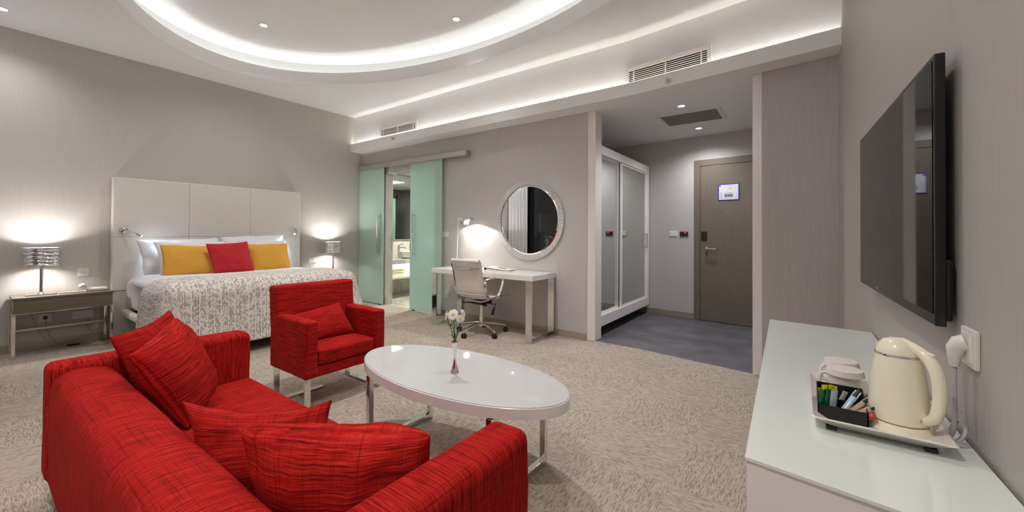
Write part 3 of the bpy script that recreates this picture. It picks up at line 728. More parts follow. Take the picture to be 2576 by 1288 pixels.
MB().box(-6.449, 5.38, .86, -6.38, 5.45, .99, .012).done('body', 'white_plastic', t); MB().cyl((-6.395, 5.415, .85), (-6.395, 5.415, .862), .012).done('nozzle', 'black', t)
t = thing('bathroom_mirror', 'tall mirror on the marble bathroom wall', 'mirror', (-6.44, 5.4, 1.06))
MB().box(-6.449, 4.3, 1.06, -6.435, 7.0, 2.33).done('mirror_glass', 'mirror_w', t); MB().box(-6.449, 4.3, 1.04, -6.43, 7.0, 1.06).done('edge_strip', 'skirt', t)
t = thing('shower_screen', 'green glass shower screen with dark frame seen in the bathroom mirror', 'shower screen', (-4.7, 6.2, 0))
MB().box(-4.71, 5.85, 0, -4.70, 6.35, 2.05).done('glass', 'showerglass', t); m = MB(); m.box(-4.73, 6.35, 0, -4.68, 6.39, 2.1); m.box(-4.73, 5.85, 2.05, -4.68, 6.39, 2.1); m.done('frame', 'dark', t)
for k, (z, lb) in enumerate(((.401, 'folded cream towel at the bottom of the lit bathroom shelf pile'), (.466, 'folded cream towel on top of the lit bathroom shelf pile'))):
    m = MB(); m.box(-6.17, 4.53, z, -5.93, 4.86, z+.03, .014, 4); m.box(-6.18, 4.54, z+.03, -5.94, 4.85, z+.062, .015, 4)
    for v in m.bm.verts: v.co += Vector((0, 0, .006*mnoise.noise(v.co*14)))
    tag(m.done('towel', 'towel', origin=(-6.05, 4.7, z)), lb, 'towel', 'folded bathroom towels')
light('AREA', (-5.3, 5.6, 2.33), BATH_W, None, .6, (.96, 1, .93))
light('POINT', (-6.08, 5.0, .56), 4.0, None, .06, (1, .97, .7))

# ------------------------------------------------------------------ desk, chair, mirror, desk lamp
DX0, DX1, DY0, DY1, DZ = -3.905, -2.335, 3.62, 4.125, .735
t = thing('desk', 'white desk with chrome sled legs under the round mirror', 'desk', (-3.12, 3.87, 0))
MB().box(DX0, DY0, DZ-.058, DX1, DY1, DZ-.004, .002).done('top', 'lacquer', t)
MB().box(DX0+.004, DY0+.004, DZ-.004, DX1-.004, DY1, DZ, .001).done('glass_sheet', 'desk_top', t)
for x in (DX0+.01, DX1-.09):
    MB().box(x, DY0+.005, 0, x+.08, DY0+.019, DZ-.058, .001).done('leg', 'chrome', t)
    MB().box(x, DY1-.024, 0, x+.08, DY1-.010, DZ-.058, .001).done('leg', 'chrome', t)
    MB().box(x, DY0+.019, 0, x+.08, DY1-.024, .014, .001).done('runner', 'chrome', t)
t = thing('binder', 'white ring binder lying on the desk beside the mirror', 'binder', (-3.05, 3.98, DZ))
a = [(-3.19, 4.03), (-2.86, 4.08), (-2.83, 3.86), (-3.16, 3.80)]
def slab(c4, z4a, z4b):
    m = MB(); bm = m.bm; lo = [bm.verts.new((x, y, z)) for (x, y), z in zip(c4, z4a)]; hi = [bm.verts.new((x, y, z)) for (x, y), z in zip(c4, z4b)]
    bm.faces.new(lo[::-1]); bm.faces.new(hi)
    for k in range(4): bm.faces.new((lo[k], lo[(k+1) % 4], hi[(k+1) % 4], hi[k]))
    bmesh.ops.recalc_face_normals(bm, faces=bm.faces); return m
slab(a, [DZ+.001]*4, [DZ+.004]*4).done('back_cover', 'lacquer', t)
slab(a, [DZ+.036, DZ+.010, DZ+.010, DZ+.036], [DZ+.040, DZ+.013, DZ+.013, DZ+.040]).done('front_cover', 'lacquer', t)
b = [(-3.19, 4.03), (-3.184, 4.031), (-3.154, 3.801), (-3.16, 3.80)]
slab(b, [DZ+.004]*4, [DZ+.036]*4).done('spine', 'black', t)
slab([(-3.17, 4.02), (-2.88, 4.065), (-2.855, 3.868), (-3.145, 3.815)], [DZ+.005]*4, [DZ+.022, DZ+.008, DZ+.008, DZ+.022]).done('pages', 'paper', t)
slab([(-3.06, 3.985), (-2.95, 4.0), (-2.94, 3.945), (-3.05, 3.93)], [DZ+.0315, DZ+.0225, DZ+.0218, DZ+.0308], [DZ+.0325, DZ+.0235, DZ+.0228, DZ+.0318]).done('cover_emblem', 'greypanel', t)
# round mirror
MC, MR = (-2.72, 1.36), .498
t = thing('round_mirror', 'round wall mirror with ribbed silver frame above the desk', 'mirror', (MC[0], YD, MC[1]))
m = MB(); n = 120; b = m.bm; rows = []
for k in range(n*2):
    a = 2*math.pi*k/(n*2); rid = .007 if k % 2 else 0
    prof = [(MR-.066, .012), (MR-.065, .022+rid*.8), (MR-.03, .024+rid), (MR-.003, .020+rid), (MR, .012), (MR, .0)]
    rows.append([b.verts.new((MC[0]+r*math.cos(a), YD-.001-d, MC[1]+r*math.sin(a))) for r, d in prof])
for k in range(n*2):
    A, B = rows[k], rows[(k+1) % (n*2)]
    for i in range(len(A)-1): b.faces.new((A[i], B[i], B[i+1], A[i+1]))
bmesh.ops.recalc_face_normals(b, faces=b.faces)
m.done('frame', plain('silver_leaf', lin(196, 193, 192), .5, .1), t, sharp=12)
m = MB(); b = m.bm
c = [b.verts.new((MC[0]+(MR-.085)*math.cos(2*math.pi*k/96), YD-.020, MC[1]+(MR-.085)*math.sin(2*math.pi*k/96))) for k in range(96)]; b.faces.new(c)
d = [b.verts.new((MC[0]+(MR-.06)*math.cos(2*math.pi*k/96), YD-.014, MC[1]+(MR-.06)*math.sin(2*math.pi*k/96))) for k in range(96)]
for k in range(96): b.faces.new((c[k], d[k], d[(k+1) % 96], c[(k+1) % 96]))
bmesh.ops.recalc_face_normals(b, faces=b.faces)
m.done('mirror_glass', 'mirror', t, sharp=1)
# desk lamp
t = thing('desk_lamp', 'slim desk lamp with dome head lit over the desk', 'desk lamp', (-3.765, 3.95, DZ))
MB().lathe([(.075, 0), (.075, .012), (.02, .02), (.006, .024)], (-3.765, 3.95, DZ), 32).done('base', 'alu', t)
MB().tube([(-3.765, 3.95, DZ+.02), (-3.757, 3.95, 1.1), (-3.742, 3.95, 1.40)], .0055, 10).done('pole', 'white_plastic', t)
m = MB(); m.tube([(-3.745, 3.95, 1.385), (-3.64, 3.955, 1.375)], .017, 14); m.done('arm', 'white_plastic', t)
m = MB(); m.cyl((-3.69, 3.95, 1.36), (-3.67, 3.935, 1.315), .004); m.done('switch_lever', 'black', t)
def dome(u, v):
    a = 2*math.pi*u; r = .083*math.sin(v*math.pi/2); return (-3.575+r*math.cos(a), 3.965+r*.9*math.sin(a), 1.36+.045*math.cos(v*math.pi/2)-.18*r*math.cos(a)*.0)
o = MB().grid(dome, 32, 8, True).done('lamp_shade', 'alu', t, sharp=60); md = o.modifiers.new('s', 'SOLIDIFY'); md.thickness = .002
MB().tube([(-3.62, 3.96, 1.362), (-3.565, 3.965, 1.358)], .010, 12).done('bulb', 'bulb_lamp', t)
light('SPOT', (-3.582, 3.995, 1.353), DESK_W, t, .010, (1, .97, .93), 146, .05, (0, 0, -1))
MB().box(-3.616, 3.92, 1.312, -3.612, 4.01, 1.372).done('light_baffle', 'white_plastic', t)  # plate added to cut off the lamp's light on its left
# office chair
CX, CY = -3.08, 3.66
t = thing('office_chair', 'white mesh office chair with chrome arms at the desk', 'office chair', (CX, CY, 0))
for k in range(5):
    a = R(-92+72*k); d = Vector((math.cos(a), math.sin(a), 0)); e = Vector((CX, CY, 0))+d*.295
    MB().tube([Vector((CX, CY, .125))+d*.02, Vector((CX, CY, .105))+d*.18, e+Vector((0, 0, .082))], [.02, .015, .010], 10).done('base_arm', 'chrome', t)
    pd = Vector((-d.y, d.x, 0)); c = MB()
    c.cyl(e+pd*.021+Vector((0, 0, .028)), e+pd*.005+Vector((0, 0, .028)), .028, None, 20); c.cyl(e-pd*.021+Vector((0, 0, .028)), e-pd*.005+Vector((0, 0, .028)), .028, None, 20); c.sphere(e+Vector((0, 0, .040)), .024, (1, 1, 1), 12)
    ca = c.done('caster', 'black', t); MB().cyl(e+Vector((0, 0, .06)), e+Vector((0, 0, .088)), .006, None, 10).done('caster_pin', 'chrome', ca)
m = MB(); m.cyl((CX, CY, .09), (CX, CY, .14), .03, .026); m.cyl((CX, CY, .14), (CX, CY, .21), .025); m.done('hub', 'chrome', t)
MB().cyl((CX, CY, .20), (CX, CY, .36), .019).done('gas_lift', 'chrome', t)
m = MB(); m.box(CX-.085, CY-.10, .355, CX+.085, CY+.10, .40, .012); m.cyl((CX+.09, CY-.05, .345), (CX+.09, CY-.05, .40), .03, .025, 16); m.done('tilt_mechanism', 'black', t)
m = MB(); m.tube([(CX-.05, CY-.02, .37), (CX-.2, CY-.06, .355), (CX-.25, CY-.07, .35)], .008, 8); m.tube([(CX+.08, CY-.02, .375), (CX+.235, CY-.03, .37), (CX+.235, CY-.05, .34)], .006, 8); m.tube([(CX+.235, CY-.05, .345), (CX+.222, CY-.075, .26)], [.012, .02], 10); m.done('adjustment_lever', 'black', t)
# seat and back side profile (y, z), centre line of the sling
prof = [(CY+.27, .435), (CY+.245, .455), (CY+.10, .452), (CY-.05, .438), (CY-.14, .445), (CY-.185, .475), (CY-.21, .53), (CY-.225, .62), (CY-.25, .74), (CY-.285, .85), (CY-.29, .875)]
hw = .205
def smooth(P, it=3):
    P = [Vector(p) for p in P]
    for _ in range(it):
        Q = [P[0]]
        for a, b in zip(P, P[1:]): Q += [a*.75+b*.25, a*.25+b*.75]
        P = Q+[P[-1]]
    return P
sp = smooth([(0, y, z) for y, z in prof], 2); ns = len(sp)
cut = next(i for i, p in enumerate(sp) if p.y < CY-.195)
def sling(a, b):
    m = MB(); n = b-a
    def f(u, v):
        p = sp[a+min(int(round(v*n)), n)]; k = u*2-1
        return (CX+k*hw, p.y-.012*(1-k*k)*(1 if v > .0 else 1), p.z-.006*(1-k*k))
    m.grid(f, 14, n); return m
for nm, a, b in (('seat', 0, cut), ('backrest', cut, ns-1)):
    o = sling(a, b).done(nm, 'white_leather', t, sharp=60); md = o.modifiers.new('s', 'SOLIDIFY'); md.thickness = .016; md.offset = 0
MB().cyl((CX-hw, CY-.293, .878), (CX+hw, CY-.293, .878), .021, None, 20).done('headroll', 'white_leather', t)
for s in (-1, 1):
    x = CX+s*(hw+.008)
    MB().tube([Vector((x, p.y, p.z)) for p in sp], .0, rect=(.014, .026), upv=(1, 0, 0)).done('side_frame', 'chrome', t)
    xa = CX+s*(hw+.035)
    A = smooth([(xa-s*.01, CY-.20, .66), (xa, CY-.17, .675), (xa, CY-.02, .685), (xa, CY+.085, .675), (xa, CY+.115, .64), (xa, CY+.07, .53), (xa-s*.015, CY+.02, .445), (xa-s*.03, CY-.06, .425), (xa-s*.02, CY-.15, .46), (xa-s*.005, CY-.21, .55), (xa-s*.005, CY-.215, .63), (xa-s*.01, CY-.20, .66)], 2)
    MB().tube(A, .0, rect=(.011, .030), upv=(1, 0, 0)).done('armrest', 'chrome', t)
    m = MB(); m.cyl((xa-s*.03, CY-.215, .63), (xa+s*.008, CY-.215, .63), .014, None, 14); m.cyl((xa-s*.03, CY-.21, .56), (xa+s*.008, CY-.21, .56), .011, None, 14); m.done('arm_joint', 'chrome', t)
MB().tube([(CX-hw-.006, CY-.268, .80), (CX-.12, CY-.295, .793), (CX+.12, CY-.295, .793), (CX+hw+.006, CY-.268, .80)], .008, 10).done('back_bar', 'chrome', t)
m = MB()
m.tube([(CX-hw, CY-.12, .43), (CX-.09, CY-.10, .395), (CX+.09, CY-.10, .395), (CX+hw, CY-.12, .43)], .009, 10); m.tube([(CX-hw, CY+.12, .44), (CX-.09, CY+.09, .395), (CX+.09, CY+.09, .395), (CX+hw, CY+.12, .44)], .009, 10); m.done('under_brace', 'chrome', t)

# ------------------------------------------------------------------ hall: wardrobe, door, plates
t = thing('wardrobe', 'white built-in wardrobe with two mirrored sliding doors in the hall', 'wardrobe', (-2.1, 5.2, .14))
WX = -1.842
m = MB(); m.box(-2.415, 4.33, .14, WX-.06, 6.10, .16); m.box(-2.415, 4.33, 2.2, WX-.06, 6.10, 2.215); m.box(-2.415, 4.33, .16, -2.40, 6.10, 2.2); m.done('body', 'lacquer', t)
def wfront(y): return WX+.0
MB().box(WX-.10, 4.327, .13, WX, 6.105, .25, .003).done('bottom_rail', 'lacquer', t)
MB().box(WX-.10, 4.327, 2.115, WX, 6.105, 2.215, .003).done('top_rail', 'lacquer', t)
MB().box(WX-.10, 6.03, .25, WX, 6.105, 2.115, .003).done('side_stile', 'lacquer', t)
MB().box(WX-.5, 4.35, .0, WX-.12, 6.10, .13).done('plinth', 'dark', t)
for y0, y1, xo, lb in ((4.33, 5.0, -.055, None), (4.99, 6.03, -.02, None)):
    dd = MB(); dd.box(WX+xo-.022, y0, .25, WX+xo, y0+.045, 2.115, .002); dd.box(WX+xo-.022, y1-.045, .25, WX+xo, y1, 2.115, .002); dd.box(WX+xo-.022, y0+.045, .25, WX+xo, y1-.045, .275); dd.box(WX+xo-.022, y0+.045, 2.09, WX+xo, y1-.045, 2.115)
    d = dd.done('door', 'lacquer', t); MB().box(WX+xo-.016, y0+.044, .274, WX+xo-.006, y1-.044, 2.091).done('mirror_panel', 'mirror_w', d)
    if y1 > 5.5:
        m = MB(); m.box(WX+.004, 5.985, .99, WX+.016, 6.0, 1.20, .002); m.box(WX-.02, 5.985, .995, WX+.006, 6.0, 1.01); m.box(WX-.02, 5.985, 1.18, WX+.006, 6.0, 1.195); m.done('handle', 'chrome', d)
ha = math.atan2(-.088, 1)
hp = lambda x, z, off=0: (x, hy(x)-off, z)
t = thing('door_1', 'taupe wooden entrance door at the end of the hall', 'door', hp(-.68, 0, .0), ha); t['kind'] = 'structure'
lx = lambda x: (x+.68)/math.cos(ha)
m = MB(); m.box(lx(-1.20), -.025, 0, lx(-1.122), 0, 2.235, .003); m.box(lx(-1.122), -.025, 2.15, lx(-.2), 0, 2.235, .003); m.box(lx(-.215), -.025, 0, lx(-.14), 0, 2.235, .003); m.done('door_frame', 'doorwood', t, False)
MB().box(lx(-1.118), -.018, .008, lx(-.22), 0, 2.145, .002).done('door_leaf', 'doorwood', t, False)
m = MB(); hx = lx(-1.03); m.cyl((hx-.005, -.018, 1.0), (hx-.005, -.026, 1.0), .024); m.tube([(hx-.005, -.026, 1.0), (hx-.005, -.06, 1.0), (hx+.01, -.066, 1.0), (hx+.12, -.066, .995)], .010, 10); m.done('door_handle', 'steel', t, False)
m = MB(); m.box(hx-.03, -.022, .90, hx+.02, -.018, .975, .002); m.done('cylinder_plate', 'doorwood', t, False)
MB().box(hx-.012, -.026, .915, hx+.0, -.020, .945).done('keyhole', 'black', t, False)
MB().box(lx(-1.105), -.03, 1.11, lx(-1.03), -.018, 1.235, .005).done('card_reader', 'black', t, False)
MB().cyl((lx(-.772), -.018, 1.506), (lx(-.772), -.022, 1.506), .009).done('peephole', 'steel', t, False)
# evacuation notice on the door
t = thing('evacuation_notice', 'blue framed evacuation notice fixed on the taupe door', 'notice', hp(-.765, 1.765, .018), ha)
W2, H2 = .128, .112
MB().box(-W2, -.006, -H2, W2, 0, H2, .002).done('frame', 'blue', t, False)
MB().box(-W2+.011, -.0068, -H2+.011, W2-.011, -.005, H2-.011).done('sheet', 'signwhite', t, False)
pz = -.0072
MB().box(-W2+.013, pz, H2-.034, -W2+.033, -.006, H2-.014).done('emblem', 'signblue', t, False)
MB().box(-.052, pz, -.062, .054, -.006, -.032).done('green_band', 'signgreen', t, False)
m = MB()
for k in range(4):
    cx = -.040+k*.027
    for s in (-1, 1): m.box(-.009, -.0004, -.0018, .009, .0004, .0018, mat=Matrix.Translation((cx, -.0076, -.047)) @ Matrix.Rotation(s*R(45), 4, 'Y'))
m.done('band_symbol', 'signwhite', t, False)
MB().box(.006, pz, .038, .032, -.006, .066).done('plan_highlight', 'signyellow', t, False)
m = MB()
for x0, x1, z0, z1 in ((-.085, -.066, .040, .062), (-.062, -.048, .036, .058), (-.03, .002, .04, .062), (.036, .055, .036, .060)):
    m.box(x0, pz, z0, x1, -.006, z0+.002); m.box(x0, pz, z1, x1, -.006, z1+.002); m.box(x0, pz, z0, x0+.002, -.006, z1); m.box(x1, pz, z0, x1+.002, -.006, z1)
m.done('plan_outline', 'signpink', t, False)
m = MB()
for z, x0, x1 in ((.092, -.055, .06), (.085, -.01, .035), (.078, -.09, -.065), (-.012, -.05, .052), (-.018, -.05, .05), (-.024, -.05, .045), (-.078, -.045, .045), (-.084, -.045, .04), (-.088, .075, .108)):
    m.box(x0, pz, z, x1, -.006, z+.0028)
for k in range(12): m.box(-.105, pz, -.002-k*.0075, -.105+.03+.012*random.random(), -.006, -.0002-k*.0075)
m.done('lettering', 'signgrey', t, False)
plate('light_switch', 'white triple light switch on the hall wall beside the thermostat', 'switch', hp(-1.488, 1.20, 0), ha, .112, .08, 'rocker3')
t = thing('thermostat', 'black thermostat with red digits beside the hall door', 'thermostat', hp(-1.34, 1.197, 0), ha)
MB().box(-.062, -.009, -.042, .062, 0, .042, .003).done('plate', 'steel', t, False); MB().box(-.054, -.011, -.034, .054, -.008, .034).done('display', 'blackgloss', t, False)
m = MB()
for k in (0, 1):
    x = .004+k*.014
    m.box(x, -.0118, .010, x+.009, -.0105, .012); m.box(x, -.0118, .018, x+.009, -.0105, .020); m.box(x, -.0118, .002+.024, x+.009, -.0105, .028); m.box(x+.007, -.0118, .010, x+.009, -.0105, .028)
m.done('digits', 'red_led', t, False)
m = MB()
for x, z in ((-.036, .018), (-.016, .018), (.04, .018), (-.036, -.016), (-.014, -.016), (.014, -.016), (.038, -.016)): m.box(x-.003, -.0115, z-.004, x+.003, -.0105, z+.004)
m.done('touch_icon', 'signgrey', t, False)

# ------------------------------------------------------------------ sofa and armchair
FUV = {0: (2, 1), 1: (2, 0), 2: (1, 0)}           # normal axis -> (streak axis, across axis)
SUV = {0: (2, 1), 1: (2, 0), 2: (1, 0)}
AUV = {0: (2, 1), 1: (2, 0), 2: (0, 1)}
SX0, SX1, SY0, SY1 = -2.72, -.642, .222, 1.0
t = thing('sofa', 'red woven two-seat sofa seen from behind, backrest toward the window', 'sofa', (-1.68, .6, 0))
AT = .145
def cushbox(x0, y0, z0, x1, y1, z1, bev, puff=0, seg=5):
    b = bmesh.new(); bmesh.ops.create_cube(b, size=1)
    bmesh.ops.scale(b, vec=(x1-x0, y1-y0, z1-z0), verts=b.verts); bmesh.ops.translate(b, vec=((x0+x1)/2, (y0+y1)/2, (z0+z1)/2), verts=b.verts)
    bmesh.ops.bevel(b, geom=b.edges[:], offset=bev, segments=seg, profile=.5, affect='EDGES')
    bmesh.ops.subdivide_edges(b, edges=[e for e in b.edges if e.calc_length() > .12], cuts=6, use_grid_fill=True)
    if puff:
        for v in b.verts:
            u = 2*(v.co.x-x0)/(x1-x0)-1; q = 2*(v.co.y-y0)/(y1-y0)-1
            if v.co.z > (z0+z1)/2: v.co.z += puff*(1-u*u)*(1-q*q)
    m = MB(); m._merge(b); return m
def soft(m, amp=.003, sc=7):
    for v in m.bm.verts: v.co += Vector((mnoise.noise(v.co*sc), mnoise.noise(v.co*sc+Vector((5, 0, 0))), mnoise.noise(v.co*sc+Vector((0, 5, 0)))))*amp
    return m
soft(cushbox(SX0, SY0, .115, SX0+AT, SY1, .62, .035)).done('armrest', 'redweave', t, uv=AUV, sharp=60)
soft(cushbox(SX1-AT, SY0, .115, SX1, SY1, .62, .035)).done('armrest', 'redweave', t, uv=AUV, sharp=60)
# backrest: rounded slab profile extruded between the arms, slightly inset and lower than the arms
pr = [(SY0+.012, .12), (SY0+.005, .40), (SY0+.008, .53), (SY0+.03, .575), (SY0+.075, .592), (SY0+.15, .588), (SY0+.20, .57), (SY0+.225, .52), (SY0+.235, .42), (SY0+.235, .2), (SY0+.2, .12)]
P = smooth([(0, y, z) for y, z in pr], 2); xs = [SX0+AT-.10, SX0+AT-.095, SX0+AT-.06] + [SX0+AT+(SX1-SX0-2*AT)*k/16 for k in range(17)] + [SX1-AT+.06, SX1-AT+.1]
m = MB(); b = m.bm; cen = Vector((0, SY0+.12, .38))
xs = [SX0+.035, SX0+.04, SX0+.055] + [SX0+.09+(SX1-SX0-.18)*k/16 for k in range(17)] + [SX1-.055, SX1-.04, SX1-.035]
ks = [.90, .955, .985] + [1]*17 + [.985, .955, .90]
rows = [[b.verts.new((x, cen.y+(p.y-cen.y)*k, cen.z+(p.z-cen.z)*(k if p.z > cen.z else 1))) for p in P] for x, k in zip(xs, ks)]
for A, B in zip(rows, rows[1:]):
    for i in range(len(P)-1): b.faces.new((A[i], A[i+1], B[i+1], B[i]))
b.faces.new(rows[0]); b.faces.new(rows[-1][::-1]); bmesh.ops.recalc_face_normals(b, faces=b.faces)
for v in b.verts: v.co.y = max(v.co.y, SY0+.004)
soft(m, .003).done('backrest', 'redweave', t, uv=SUV, sharp=60)
soft(cushbox(SX0+AT+.002, SY0+.20, .19, SX1-AT-.002, SY1-.004, .365, .03, .012)).done('seat', 'redweave', t, uv=FUV, sharp=60)
soft(cushbox(SX0+.02, SY0+.02, .112, SX1-.02, SY1-.03, .2, .02)).done('seat_frame', 'redweave', t, uv=FUV, sharp=60)
for x in (SX0+.1, SX1-.1):
    for y in (SY0+.1, SY1-.1): MB().box(x-.02, y-.02, 0, x+.02, y+.02, .115, .003).done('foot', 'chrome', t)
G = 'red woven sofa cushions'
pillow('sofa_cushion', 'red sofa cushion in the far corner leaning behind another cushion', 'cushion',
       [(-2.52, .40, .72), (-2.60, .63, .80), (-2.50, .80, .44), (-2.42, .50, .36)], .15, 'redweave', G, seed=11, wr=.008, pinch=.08)
pillow('sofa_cushion', 'red sofa cushion standing before the corner cushion, broad face toward the window side', 'cushion',
       [(-2.10, .39, .72), (-2.40, .60, .79), (-2.36, .745, .40), (-2.05, .565, .385)], .21, 'redweave', G, seed=12, wr=.008, pinch=.07)
pillow('sofa_cushion', 'red sofa cushion lying back in the middle of the sofa', 'cushion',
       [(-1.60, .42, .660), (-1.29, .75, .630), (-1.15, .66, .385), (-1.42, .46, .375)], .20, 'redweave', G, seed=13, wr=.010, pinch=.07, sag=.035)
pillow('sofa_cushion', 'red sofa cushion wedged upright against the armrest nearest the coffee table end', 'cushion',
       [(-1.185, .43, .690), (-.79, .735, .668), (-.83, .80, .375), (-1.14, .50, .375)], .24, 'redweave', G, seed=14, wr=.010, pinch=.06, sag=.0)
# armchair facing +x
AX0, AX1, AY0, AY1 = -3.15, -2.635, 1.34, 1.965
CUV = {0: (1, 2), 1: (0, 2), 2: (1, 0)}
t = thing('armchair', 'red woven armchair with chrome sled legs between bed and coffee table', 'armchair', (-2.9, 1.65, 0))
for y in (AY0, AY1-.09): soft(cushbox(AX0, y, .215, AX1, y+.09, .60, .02)).done('armrest', 'redweave', t, uv=CUV, sharp=60)
m = cushbox(AX0-.01, AY0+.004, .25, AX0+.115, AY1-.004, .80, .022)
for v in m.bm.verts: v.co.x -= max(0, v.co.z-.45)*.10
soft(m).done('backrest', 'redweave', t, uv=CUV, sharp=60)
soft(cushbox(AX0+.10, AY0+.092, .29, AX1-.0, AY1-.092, .395, .022, .012)).done('seat_cushion', 'redweave', t, uv=CUV, sharp=60)
soft(cushbox(AX0+.02, AY0+.03, .215, AX1-.01, AY1-.03, .285, .012)).done('seat_frame', 'redweave', t, uv=CUV, sharp=60)
for y in (AY0+.03, AY1-.03):
    for x in (AX0+.045, AX1-.028): MB().box(x-.007, y-.02, 0, x+.007, y+.02, .215, .002).done('leg', 'chrome', t)
    MB().box(AX0+.05, y-.02, 0, AX1-.034, y+.02, .012, .002).done('runner', 'chrome', t)
MB().box(-3.03, AY0+.05, 0, -2.975, 1.66, .012, .002).done('floor_bar', 'steel', t)
pillow('lumbar_cushion', 'narrow red lumbar cushion resting on the armchair seat', 'cushion',
       [(-3.0, 1.40, .585), (-3.0, 1.79, .635), (-2.87, 1.85, .405), (-2.87, 1.47, .405)], .12, 'redweave', seed=21, wr=.005, pinch=.05)

# ------------------------------------------------------------------ coffee table, vase, flowers
TC, TA, TB, TZ = (-1.525, 1.588), .683, .316, .455
t = thing('coffee_table', 'oval glossy white coffee table on chrome legs', 'coffee table', (TC[0], TC[1], 0))
def oval(prof, seg=128):
    m = MB(); b = m.bm; rows = []
    for d, z in prof: rows.append([b.verts.new((TC[0]+(TA-d)*math.cos(2*math.pi*k/seg), TC[1]+(TB-d)*math.sin(2*math.pi*k/seg), z)) for k in range(seg)])
    for A, B in zip(rows, rows[1:]):
        for k in range(seg): b.faces.new((A[k], A[(k+1) % seg], B[(k+1) % seg], B[k]))
    b.faces.new(rows[0][::-1]); b.faces.new(rows[-1]); return m
oval([(.01, TZ-.058), (0, TZ-.055), (0, TZ-.008), (.003, TZ-.005)]).done('table_edge', 'lacquer', t)
oval([(.006, TZ-.006), (.004, TZ-.002), (.008, TZ)]).done('table_top', 'table_top', t)
for x in (-1.95, -1.085):
    for y in (1.355, 1.80): MB().box(x-.015, y-.015, 0, x+.015, y+.015, TZ-.058, .002).done('leg', 'chrome', t)
    MB().box(x-.015, 1.37, 0, x+.015, 1.785, .03, .002).done('runner', 'chrome', t)
    MB().box(x-.015, 1.37, TZ-.075, x+.015, 1.785, TZ-.058, .002).done('top_rail', 'chrome', t)
V0 = Vector((-1.485, 1.547, TZ))
t = thing('bud_vase', 'slim silver bud vase holding daisies on the coffee table', 'vase', V0)
def vase(u, v):
    z = v*.167; q = v
    r = .0065+.0165*max(0, 1-q/.55)**2.2+.012*max(0, (q-.45)/.55)**1.5
    a = 2*math.pi*u; r *= 1+.05*math.cos(a*10)*min(1, (1-q)*3); return (V0.x+r*math.cos(a), V0.y+r*math.sin(a), V0.z+z)
o = MB().grid(vase, 80, 30, True).done('body', 'chrome', t, sharp=80); md = o.modifiers.new('s', 'SOLIDIFY'); md.thickness = .0012
MB().lathe([(.022, 0), (.022, .004), (0, .004)], V0, 40).done('foot', 'chrome', t)
MB().lathe([(.0165, .1655), (.0205, .1655), (.0205, .169), (.0165, .169)], V0, 40, False).done('rim', 'steel', t)
def daisy(du, v, dd, tilt, size, label, opened=True, leaves=0):
    z = .788-(v-780)*.00212; base = V0+Vector((0, 0, .03)); top = V0+rt*du*.00212+fw*dd; top.z = z
    mouth = V0+Vector((0, 0, .166))+(top-V0).normalized()*.006; mouth.z = V0.z+.166
    t = thing('daisy', label, 'flower', base, 0, 'daisies in the bud vase')
    MB().tube([base, mouth, mouth.lerp(top, .5)+rt*.003, top], .0017, 6).done('stem', 'leaf', t)
    n = Vector(tilt).normalized(); a = n.orthogonal().normalized(); c = n.cross(a)
    m = MB(); np_ = 17
    for k in range(np_):
        th = 2*math.pi*k/np_+random.uniform(-.08, .08); d = a*math.cos(th)+c*math.sin(th); s = n.cross(d); L = size*random.uniform(.88, 1.06); wd = size*.19
        lift = random.uniform(.05, .25) if opened else .9
        vs = []
        for q in range(6):
            r = .16+.84*q/5; ww = wd*(.35+.9*math.sin(min(1, q/4.2)*math.pi*.62))*(1 if q < 5 else .55)
            pz = n*(L*lift*(r*.5)-L*.35*r*r*(.45 if opened else -.2))
            p = top+d*L*r+pz; vs.append((p-s*ww+n*ww*.2, p, p+s*ww+n*ww*.2))
        V = [[m.bm.verts.new(p) for p in row] for row in vs]
        for A, B in zip(V, V[1:]):
            for i in (0, 1): m.bm.faces.new((A[i], A[i+1], B[i+1], B[i]))
    m.done('petals', 'petal', t, sharp=80)
    q = Vector((0, 0, 1)).rotation_difference(n).to_matrix().to_4x4()
    m = MB(); m.sphere((0, 0, 0), size*.27, (1, 1, .5), 16); bmesh.ops.transform(m.bm, matrix=Matrix.Translation(top+n*.002) @ q, verts=m.bm.verts); m.done('flower_centre', 'pollen', t)
    for k in range(leaves):
        p = mouth.lerp(top, random.uniform(.08, .85)); th = random.uniform(0, 6.28); d = (rt*math.cos(th)+Vector((0, 0, .5))+fw*math.sin(th)*.6).normalized(); s = d.cross(Vector((0, 0, 1))).normalized()
        L = random.uniform(.016, .032); m = MB()
        pts = [p, p+d*L*.3+s*L*.16, p+d*L*.45+s*L*.34, p+d*L*.62+s*L*.14, p+d*L, p+d*L*.62-s*L*.14, p+d*L*.45-s*L*.34, p+d*L*.3-s*L*.16]
        m.quad(*pts); m.done('leaf', 'leaf', t, sharp=80)
    return t
cw = -fw
daisy(-5, 791, -.004, cw*.75+Vector((0, 0, .45))-rt*.1, .030, 'largest white daisy, top centre of the bunch with yellow eye showing', leaves=11)
daisy(14, 801, -.012, cw+Vector((0, 0, .2))+rt*.12, .023, 'white daisy low on the mirror side of the bunch, eye facing out', leaves=8)
daisy(20, 788, .006, rt*.8+cw*.3+Vector((0, 0, .4)), .021, 'white daisy turned sideways high on the desk side of the bunch', leaves=6)
daisy(-23, 795, .004, rt*-.75+cw*.3+Vector((0, 0, .15)), .025, 'white daisy drooping outward on the sofa side of the bunch', leaves=6)
daisy(-8, 806, -.010, rt*-.3+cw*.5+Vector((0, 0, -.5)), .014, 'small white daisy bud beneath the largest bloom', False, leaves=8)

